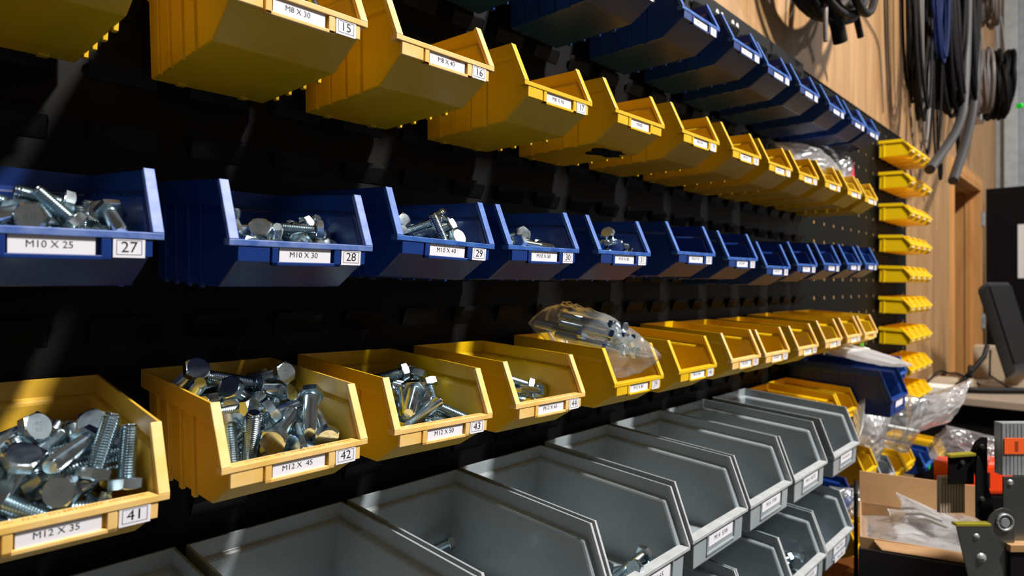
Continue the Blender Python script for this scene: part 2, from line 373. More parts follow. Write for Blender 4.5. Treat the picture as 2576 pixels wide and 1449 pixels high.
PM = dict(wa=.075, wi=.0685, wb=.065, dB=.193, dC=.2209, zC=-.0537, dP=.2203, zP=-.0735, dF=.176, zF=-.101, zb=-.1085, hb=.020, fw=.008, lip=.0115, fl=.0085,
          ribs=(.034, .066, .101, .134), rib=.0032,
          front=[(-.0670, -.037, -.0735, -.0592, .0034), (-.035, -.0285, -.0765, -.0592, .0036), (.0305, .0375, -.0765, -.0592, .0036), (-.035, .0375, -.0765, -.0728, .0036), (.0375, .0672, -.0735, -.0592, .0030)])
PG = dict(wa=.1033, wi=.0955, wb=.090, dB=.2739, dC=.3132, zC=-.0848, dP=.3143, zP=-.1353, dF=.306, zF=-.1385, zb=-.152, hb=.022, fw=.014, lip=.016, fl=.004,
          ribs=(.05, .10, .15, .2), rib=.003, bev=.0022, th=.003,
          front=[(-.048, -.0415, -.124, -.0905, .0022), (-.048, .055, -.127, -.1225, .003), (.0535, .0575, -.127, -.0905, .003)])
PS = dict(wa=.0545, wi=.0505, wb=.0475, dB=.098, dC=.138, zC=-.042, dP=.138, zP=-.058, dF=.120, zF=-.074, zb=-.078, hb=.014, fw=.005, lip=.007, fl=.005,
          ribs=(.02,), rib=.002, th=.002, front=[(-.03, .03, -.058, -.047, .002)])
PBIG = dict(PG, wa=.118, wi=.111, wb=.104)
BODY = {}
def body(kind, color):
    if (kind, color) not in BODY:
        p = {'m': PM, 'g': PG, 's': PS, 'b': PBIG}[kind]
        ms = {'old': [M_YOLD, M_YEDGE, M_YEDGE], 'yel': [M_YEL]*3, 'mid': [M_YEL, M_YEDGE, M_YEDGE], 'lem': [M_YLEM]*3, 'blue': [M_BLUE, M_BLUEW, M_BLUE], 'blue2': [M_BLUE]*3, 'bluew': [M_BLUE, M_BLUEWW, M_BLUE], 'grey': [M_GREY, M_GEDGE, M_GREY], 'brown': [M_BROWN]*3}[color]
        BODY[(kind, color)] = bin_body(p, ms)
    return BODY[(kind, color)]
def card_mesh(w, h, txt, size, frame=False, dx=0):
    mb = MB(); mb.box(-w/2, w/2, -.0004, 0, -h/2, h/2, 0)
    if txt:
        v, f = text_mesh(txt, size); mb.add([(x+dx, -.00055, y) for x, y, _ in v], f, 1)
    if frame:
        a, b, t = w*.4, h*.36, .00035
        for q in ((-a, a, b-t, b), (-a, a, -b, -b+t), (-a, -a+t, -b, b), (a-t, a, -b, b)):
            mb.add([(q[0], -.00055, q[2]), (q[1], -.00055, q[2]), (q[1], -.00055, q[3]), (q[0], -.00055, q[3])], [(0, 1, 2, 3)], 1)
    return mb.mesh('card', [M_PAPER, M_INK])
TILT = R(4.1)
LETTER = {}
def lettering(kind, txts, mt):
    if kind not in LETTER:
        mb = MB()
        for t, x, s in txts:
            v, f = text_mesh(t, s); mb.add([(x+a, -PM['dC']+.0062+b*1.0, PM['zC']+.0007) for a, b, _ in v], f)
        LETTER[kind] = mb.mesh('moulded_lettering', [mt])
    return LETTER[kind]
BRAND = [('AMSTERDAM', -.04, .0042), ('N.V. "OVERTOOM"', .004, .0064), ('DEN DOLDER', .046, .0042)]
def make_bin(kind, color, X, z, label, group, text=None, num=None, dt=0, dr=0, Y=.785, rz=0, tsize=None, brand=False):
    o = thing('picking_bin', label, 'bin', (X, Y, H+z), (TILT+R(dt), -R(dr), R(rz)), group)
    link('bin_body', body(kind, color), o)
    if kind == 'm':
        pl = PM['dC']-.004
        if text is not None:
            link('label_card', card_mesh(.054, .0152, text, tsize or .0074, dx=-.002), o).location = (0, -pl-.0016, -.0659)
        if num is not None:
            link('number_sticker', card_mesh(.0228, .0162, str(num), .0122, True), o).location = (.0500, -pl-.0032, -.0662)
        if brand: link('moulded_lettering', lettering('y' if brand == 1 else 'b', BRAND, M_INKF if brand == 1 else M_INKB), o)
    elif kind in 'gb' and text is not None:
        link('label_card', card_mesh(.088, .0195, text, tsize or .0125, dx=0), o).location = (.004, -PG['dC']+.004-.0008, -.104)
    elif kind == 's' and text is not None:
        link('label_card', card_mesh(.022, .010, text or None, .005), o).location = (0, -PS['dC']+.004-.0024, -.0525)
    return o
G1, G2, G3, G4, G5, G6 = ('blue bins of the top row', 'yellow bins of the upper yellow row', 'blue bins of the middle row', 'yellow bins of the lower yellow row', 'large grey bins', 'small lemon yellow bins')
def sm(t): return t
# top blue row
T1 = ['', '', 'M6 X 20', 'M6 X 25', 'M6 X 30', 'M6 X 35', 'M6 X 40', 'M6 X 50', 'M6 F/W', 'M6 S/W']
X1_ = [.475, .685, .893, 1.129, 1.339, 1.518, 1.723, 1.949, 2.156, 2.320]
for i, x in enumerate(X1_):
    lb = ['dark blue bin of the top row, nearest to the camera', 'dark blue top row bin, only its underside seen above the seventeenth yellow one',
          'blue bin of the top row cut by the upper picture edge, sticker corner showing', 'nearest blue bin of the top row whose whole front is seen',
          'blue bin of the top row, sixth from the right end', 'blue bin of the top row, fifth from the right end', 'blue bin of the top row, fourth from the right end',
          'blue bin of the top row, third from the right end', 'blue bin of the top row, second from the right end', 'last blue bin of the top row, at its right end'][i]
    make_bin('m', 'blue', x, .573+(0, 0, -.002, .004, .006, -.002, 0, 0, 0, 0)[i], lb, G1, T1[i] if i > 1 else None, (None, None, '4', '5', '7', '8', '9', '10', '11', '12')[i], dt=-1.2)
# upper yellow row
Y2 = [(.105, .3425, None, None), (.3063, .3425, 'M8 X 30', 15), (.4939, .3425, 'M8 X 40', 16), (.7019, .341, 'M8 X 50', 17), (.914, .3455, 'M8/80', None), (1.127, .351, 'M8 F/W', 19),
      (1.3336, .353, 'M8 S/W', 20), (1.5246, .351, 'M8 NUT', 21), (1.7155, .353, 'M8 NYL', 22), (1.9138, .357, 'M8 DOM', 23), (2.118, .357, 'M8 X 20', 24), (2.30, .354, 'M8 X 25', 25)]
L2 = ['yellow bin cut off by the top left picture corner', 'yellow bin numbered 15 marked M8 X 30 near the top left', 'yellow bin numbered 16 marked M8 X 40 with a red smear on its label', 'yellow bin numbered 17 marked M8 X 50',
      'yellow bin with a dark stained underside and a crooked label marked M8/80', 'yellow bin numbered 19 in the upper yellow row', 'yellow bin of the upper yellow row, right of the one numbered 19', 'yellow bin of the upper yellow row, fifth from the right end',
      'yellow bin of the upper yellow row, fourth from the right end', 'yellow bin of the upper yellow row, third from the right end', 'yellow bin of the upper yellow row, second from the right end', 'last yellow bin of the upper yellow row, at its right end']
for (x, z, t, nn), lb in zip(Y2, L2):
    b_ = make_bin('m', 'mid' if nn in (15, 16) or x < .2 else 'yel', x, z, lb, G2, t, nn, dt=-1.1, dr=.1, brand=1 if nn in (15, 16, 17) else False)
    if t == 'M8/80':                        # oily stain on the underside
        rs = random.Random(2); zz = lambda d: PM['zb']+(PM['zF']-PM['zb'])*(d-.006)/(PM['dF']-.006)-.0004
        pts = [(.012+.042*math.cos(a)*(1+.25*rs.uniform(-1, 1)), .142+.028*math.sin(a)*(1+.3*rs.uniform(-1, 1))) for a in [k*.35 for k in range(18)]]
        mb = MB(); mb.add([(u, -v, zz(v)) for u, v in pts], [tuple(range(18))]); link('oil_stain', mb.mesh('oil_stain', [M_BLACK]), b_)['label'] = 'dark oily stain'
    if nn == 16:
        rs = random.Random(3); mb = MB(); mb.add([(.012+.009*math.cos(a)*(1+.3*rs.uniform(-1, 1)), -PM['dC']+.004-.00215, -.0605+.0022*math.sin(a)*(1+.4*rs.uniform(-1, 1))) for a in [k*.45 for k in range(14)]], [tuple(range(14))])
        link('red_smear', mb.mesh('red_smear', [M_SMEAR]), b_)['label'] = 'reddish smear on the label'
# middle blue row
B3 = [(.1094, .1185, 'M10 X 25', 27, 1.24, .35), (.3138, .1188, 'M10 X 30', 28, 1.58, .1), (.4968, .1243, 'M10 X 40', 29, -.12, -1.6), (.6703, .1232, 'M10 X 50', 30, -.24, .24), (.8679, .1233, 'M10 X 80', 31, -.7, .2),
      (1.109, .131, 'M10 F/ W', 33, -.7, .2), (1.3155, .1285, 'M10 S/W', 32, -.5, .4), (1.513, .117, 'M10 NUT', 34, 0, 0), (1.705, .125, 'M10 NYL', 35, -.4, 0), (1.905, .131, 'M10 X 60', 36, -.6, 0), (2.112, .136, 'M10 X 70', 37, -.9, 0), (2.300, .140, 'M10 X 90', 38, -1.1, 0)]
L3 = ['blue bin numbered 27 marked M10 X 25 at the left picture edge', 'blue bin numbered 28 marked M10 X 30 with worn pale edges', 'blue bin numbered 29 marked M10 X 40', 'blue bin numbered 30 marked M10 X 50', 'blue bin numbered 31 with a few bolts at its left side',
      'empty blue bin numbered 33', 'blue bin right of the one numbered 33, with a whitish worn rim', 'blue bin of the middle row, fifth from the right end', 'blue bin of the middle row, fourth from the right end', 'blue bin of middle row holding a few shiny bolts, third from the right end',
      'blue bin of the middle row, second from the right end', 'last blue bin of the middle row, at its right end']
for (x, z, t, nn, dt, dr), lb in zip(B3, L3):
    make_bin('m', 'bluew' if nn < 29 else 'blue', x, z, lb, G3, t, nn, dt, dr, brand=2 if nn < 31 else False)
# lower yellow row
Y4 = [(.1148, -.0911, 'M12 X 35', 41, 2.6, -.5), (.3052, -.0895, 'M12 X  45', 42, .07, .37), (.492, -.0893, 'M12 X 50', 43, -.2, -1.2), (.684, -.0901, 'M12 X 65', 44, -1, -.7), (.9109, -.0865, 'M12 X 80', 39, -.6, -.3), (1.1156, -.0855, 'M12 F/W', 46, -.4, 0),
      (1.3322, -.084, 'M12 S/W', 45, -.4, 0), (1.5069, -.086, 'M12 NUT', 47, -.4, 0), (1.713, -.087, 'M12 NYL', 48, -.5, 0), (1.918, -.082, 'M12 X 55', 49, -.5, 0), (2.114, -.081, 'M12 X 60', 50, -.5, 0), (2.300, -.082, None, None, -.5, 0)]
L4 = ['yellow bin numbered 41 marked M12 X 35, heaped with bolts at the left picture edge', 'yellow bin numbered 42 marked M12 X 45, heaped with thick bolts', 'yellow bin numbered 43 marked M12 X 50', 'yellow bin numbered 44 marked M12 X 65', 'yellow bin numbered 39 under the plastic bag of bolts',
      'empty yellow bin right of the one numbered 39', 'lower row yellow bin, sixth from the right end, with silver pieces inside', 'yellow bin of the lower yellow row, fifth from the right end, empty', 'yellow bin of the lower yellow row, fourth from the right end', 'yellow bin of the lower yellow row, third from the right end',
      'yellow bin of the lower yellow row, second from the right end', 'last yellow bin of the lower yellow row, unlabelled, at its right end']
for (x, z, t, nn, dt, dr), lb in zip(Y4, L4):
    make_bin('m', 'old' if nn in (41, 42) else 'mid' if nn in (43, 44) or x > 1.2 else 'yel', x, z, lb, G4, t, nn, dt, dr, brand=1 if nn in (39, 41, 42, 43, 44) else False)
# large grey bins
GX = [(.1615, -.2975, None), (.380, -.299, None), (.594, -.299, 'M14 X 50'), (.807, -.298, 'M14 X 65'), (1.023, -.293, 'M14  S/W'), (1.242, -.2935, 'M14  F/W'), (1.464, -.2965, 'M14  NUTS'), (1.721, -.298, 'M14 NYLOCS')]
L5 = ['grey bin with only its back rim seen at the bottom left of the picture', 'large grey bin below the yellow bin numbered 42, crossed by a strip of light', 'large grey bin at the lower picture edge holding three thick bolts', 'large grey bin with bolts lying in its front left corner, label ending in X 65',
      'large grey bin marked M14 S/W', 'large grey bin marked M14 F/W', 'large grey bin marked M14 NUTS', 'large grey bin at the right end of its row, beside the small yellow bins']
for (x, z, t), lb in zip(GX, L5): make_bin('g', 'grey', x, z, lb, G5, t, tsize=.0105 if t and len(t) > 9 else None)
for x, z, t, lb in [(1.04, -.507, None, 'grey bin in the lowest row, leftmost, mostly hidden below the one marked M14 S/W'), (1.25, -.507, None, 'empty grey bin in the lowest row below the one marked M14 F/W'), (1.458, -.5085, 'M12 X 65', 'grey bin in the lowest row holding long bolts with a cylinder lying across'), (1.666, -.505, 'M16 X 60', 'grey bin in the lowest row, rightmost, with two labels on its front')]:
    o = make_bin('g', 'grey', x, z, lb, G5, t)
    if x > 1.6: link('label_card', card_mesh(.08, .016, 'M16 X 80', .0105), o).location = (.004, -PG['dC']+.004-.0034, -.1235-.002)
# small lemon bins at the far end
SZ = [.671, .527, .382, .238, .097, -.046, -.187, -.33, -.465]
SX = [3.352, 3.470, 3.588, 3.706]
ROWN = ['top', 'second', 'third', 'fourth', 'fifth', 'sixth', 'seventh', 'eighth', 'lowest']
COLN = ['nearest', 'second', 'third', 'farthest']
for r, z in enumerate(SZ):
    for c, x in enumerate(SX):
        make_bin('s', 'lem', x*1.032, z*1.032, 'small lemon yellow bin, %s of four in the %s row at the far end' % (COLN[c], ROWN[r]), G6, '', Y=.811, dt=-1.5+r*.1)

# odd bins below and beside the grey rows
GO = 'mixed bins low down at the far end'
make_bin('m', 'yel', 1.922, -.302, 'yellow bin behind the last large grey bin, nearer one of a close pair', GO)
make_bin('m', 'yel', 2.078, -.300, 'yellow bin against the side of the big dark blue bin', GO)
make_bin('g', 'blue2', 2.262, -.236, 'big dark blue bin with a plastic bag lying over its top', GO, '', tsize=.01)
make_bin('m', 'blue', 2.72, -.255, 'blue bin with a light blue rim just behind the big dark blue bin', GO)
make_bin('m', 'yel', 2.30, -.527, 'yellow bin with a crumpled white sticker left of the cardboard flap', GO, '')
make_bin('m', 'grey', 2.53, -.60, 'small grey bin between the low yellow bins above the cardboard flap', GO)
make_bin('m', 'yel', 2.69, -.614, 'low yellow bin directly above the left half of the cardboard flap', GO)
make_bin('m', 'yel', 2.852, -.617, 'low yellow bin under the shiny crumpled bag, left of the blue one', GO)
b_ = make_bin('m', 'blue', 3.20, -.69, 'low blue bin with a bright green round sticker', GO)
mb = MB(); mb.cyl((0, -PM['dC']-.0005, -.066), (0, -PM['dC']+.003, -.066), .012, n=20); link('round_sticker', mb, b_, [M_GREENDOT])
make_bin('m', 'yel', 3.48, -.70, 'low yellow bin farthest to the right, half covered by a plastic bag', GO)
make_bin('m', 'blue2', 2.03, -.569, 'dark blue bin peeping out under the right end of the large grey row', GO)
make_bin('m', 'yel', 2.22, -.74, 'shaded yellow bin low down left of the black crate', GO)
make_bin('m', 'brown', 2.345, -.905, 'orange brown bin of bolts at the bottom picture edge', GO)
# ---------------------------------------------------------------- bolts and nuts
def bolt_parts(d, L, af, k, full=True):
    r = d/2; P = d*.146; n = 18; mb = MB()
    thr = L if full else L*.45; z0 = -L; steps = int(thr/P)*2; prof = [(r*.72, z0)]
    for i in range(steps+1): prof.append(((r if i % 2 else r*.82)*(.9 if i < 2 else 1), z0+.0008+i*P/2))
    zt = prof[-1][1]
    if zt < -.001: prof += [(r*.97, min(zt+P*.3, -.0005)), (r*.97, 0)]
    else: prof[-1] = (r*.9, 0)
    ring = lambda q, z: [(q*math.cos(a*2*math.pi/n), q*math.sin(a*2*math.pi/n), z) for a in range(n)]
    for (qa, za), (qb, zb) in zip(prof, prof[1:]):          # every flank keeps its own edge so that the thread stays crisp
        mb.add(ring(qa, za)+ring(qb, zb), [(a, (a+1) % n, n+(a+1) % n, n+a) for a in range(n)], 0, True)
    mb.add([(r*.72*math.cos(a*2*math.pi/n), r*.72*math.sin(a*2*math.pi/n), z0) for a in range(n)], [tuple(reversed(range(n)))], 0)
    shank = mb.mesh('threaded_shank', [M_ZINC])
    h = MB(); N = 24; R_ = af/2
    def hexr(a): return R_/math.cos((a % (math.pi/3))-math.pi/6)
    ang = [i*2*math.pi/N for i in range(N)]
    rows = [[(R_*.94*math.cos(a), R_*.94*math.sin(a), 0) for a in ang], [(R_*.94*math.cos(a), R_*.94*math.sin(a), .0006) for a in ang],
            [(hexr(a)*math.cos(a), hexr(a)*math.sin(a), .0007) for a in ang],
            [(hexr(a)*math.cos(a), hexr(a)*math.sin(a), k-(hexr(a)-R_)*.55-.0004) for a in ang],
            [(R_*.93*math.cos(a), R_*.93*math.sin(a), k) for a in ang]]
    h.add([p for q in rows for p in q], [(i*N+a, i*N+(a+1) % N, (i+1)*N+(a+1) % N, (i+1)*N+a) for i in range(4) for a in range(N)])
    h.add(rows[0], [tuple(reversed(range(N)))]); h.add(rows[4], [tuple(range(N))])
    v, f = text_mesh('8.8', af*.34); t0 = .0003
    h.add([(x, y, k+t0) for x, y, _ in v], f)
    return shank, h.mesh('bolt_head', [M_ZINC])
BM = {}
def bolt(spec, loc, quat, label, group, tip_tint=False):
    if spec not in BM: BM[spec] = bolt_parts(*[v*.001 for v in spec[:4]], full=spec[4])
    o = thing('hex_bolt', label, 'bolt', loc, group=group); o.rotation_mode = 'QUATERNION'; o.rotation_quaternion = quat
    s, h = BM[spec]
    a = bpy.data.objects.new('threaded_shank', s); COL.objects.link(a); a.parent = o
    c = bpy.data.objects.new('bolt_head', h); COL.objects.link(c); c.parent = o
    if tip_tint:
        m = MB(); r = spec[0]*.0005*.74; m.cyl((0, 0, -spec[1]*.001-.0003), (0, 0, -spec[1]*.001+.0001), r, n=16); link('tip_reflection', m, a, [M_ZYEL])['label'] = 'yellow reflection of the bin painted on the tip face'  # thin disc that paints the bin's yellow reflection on the tip
    return o
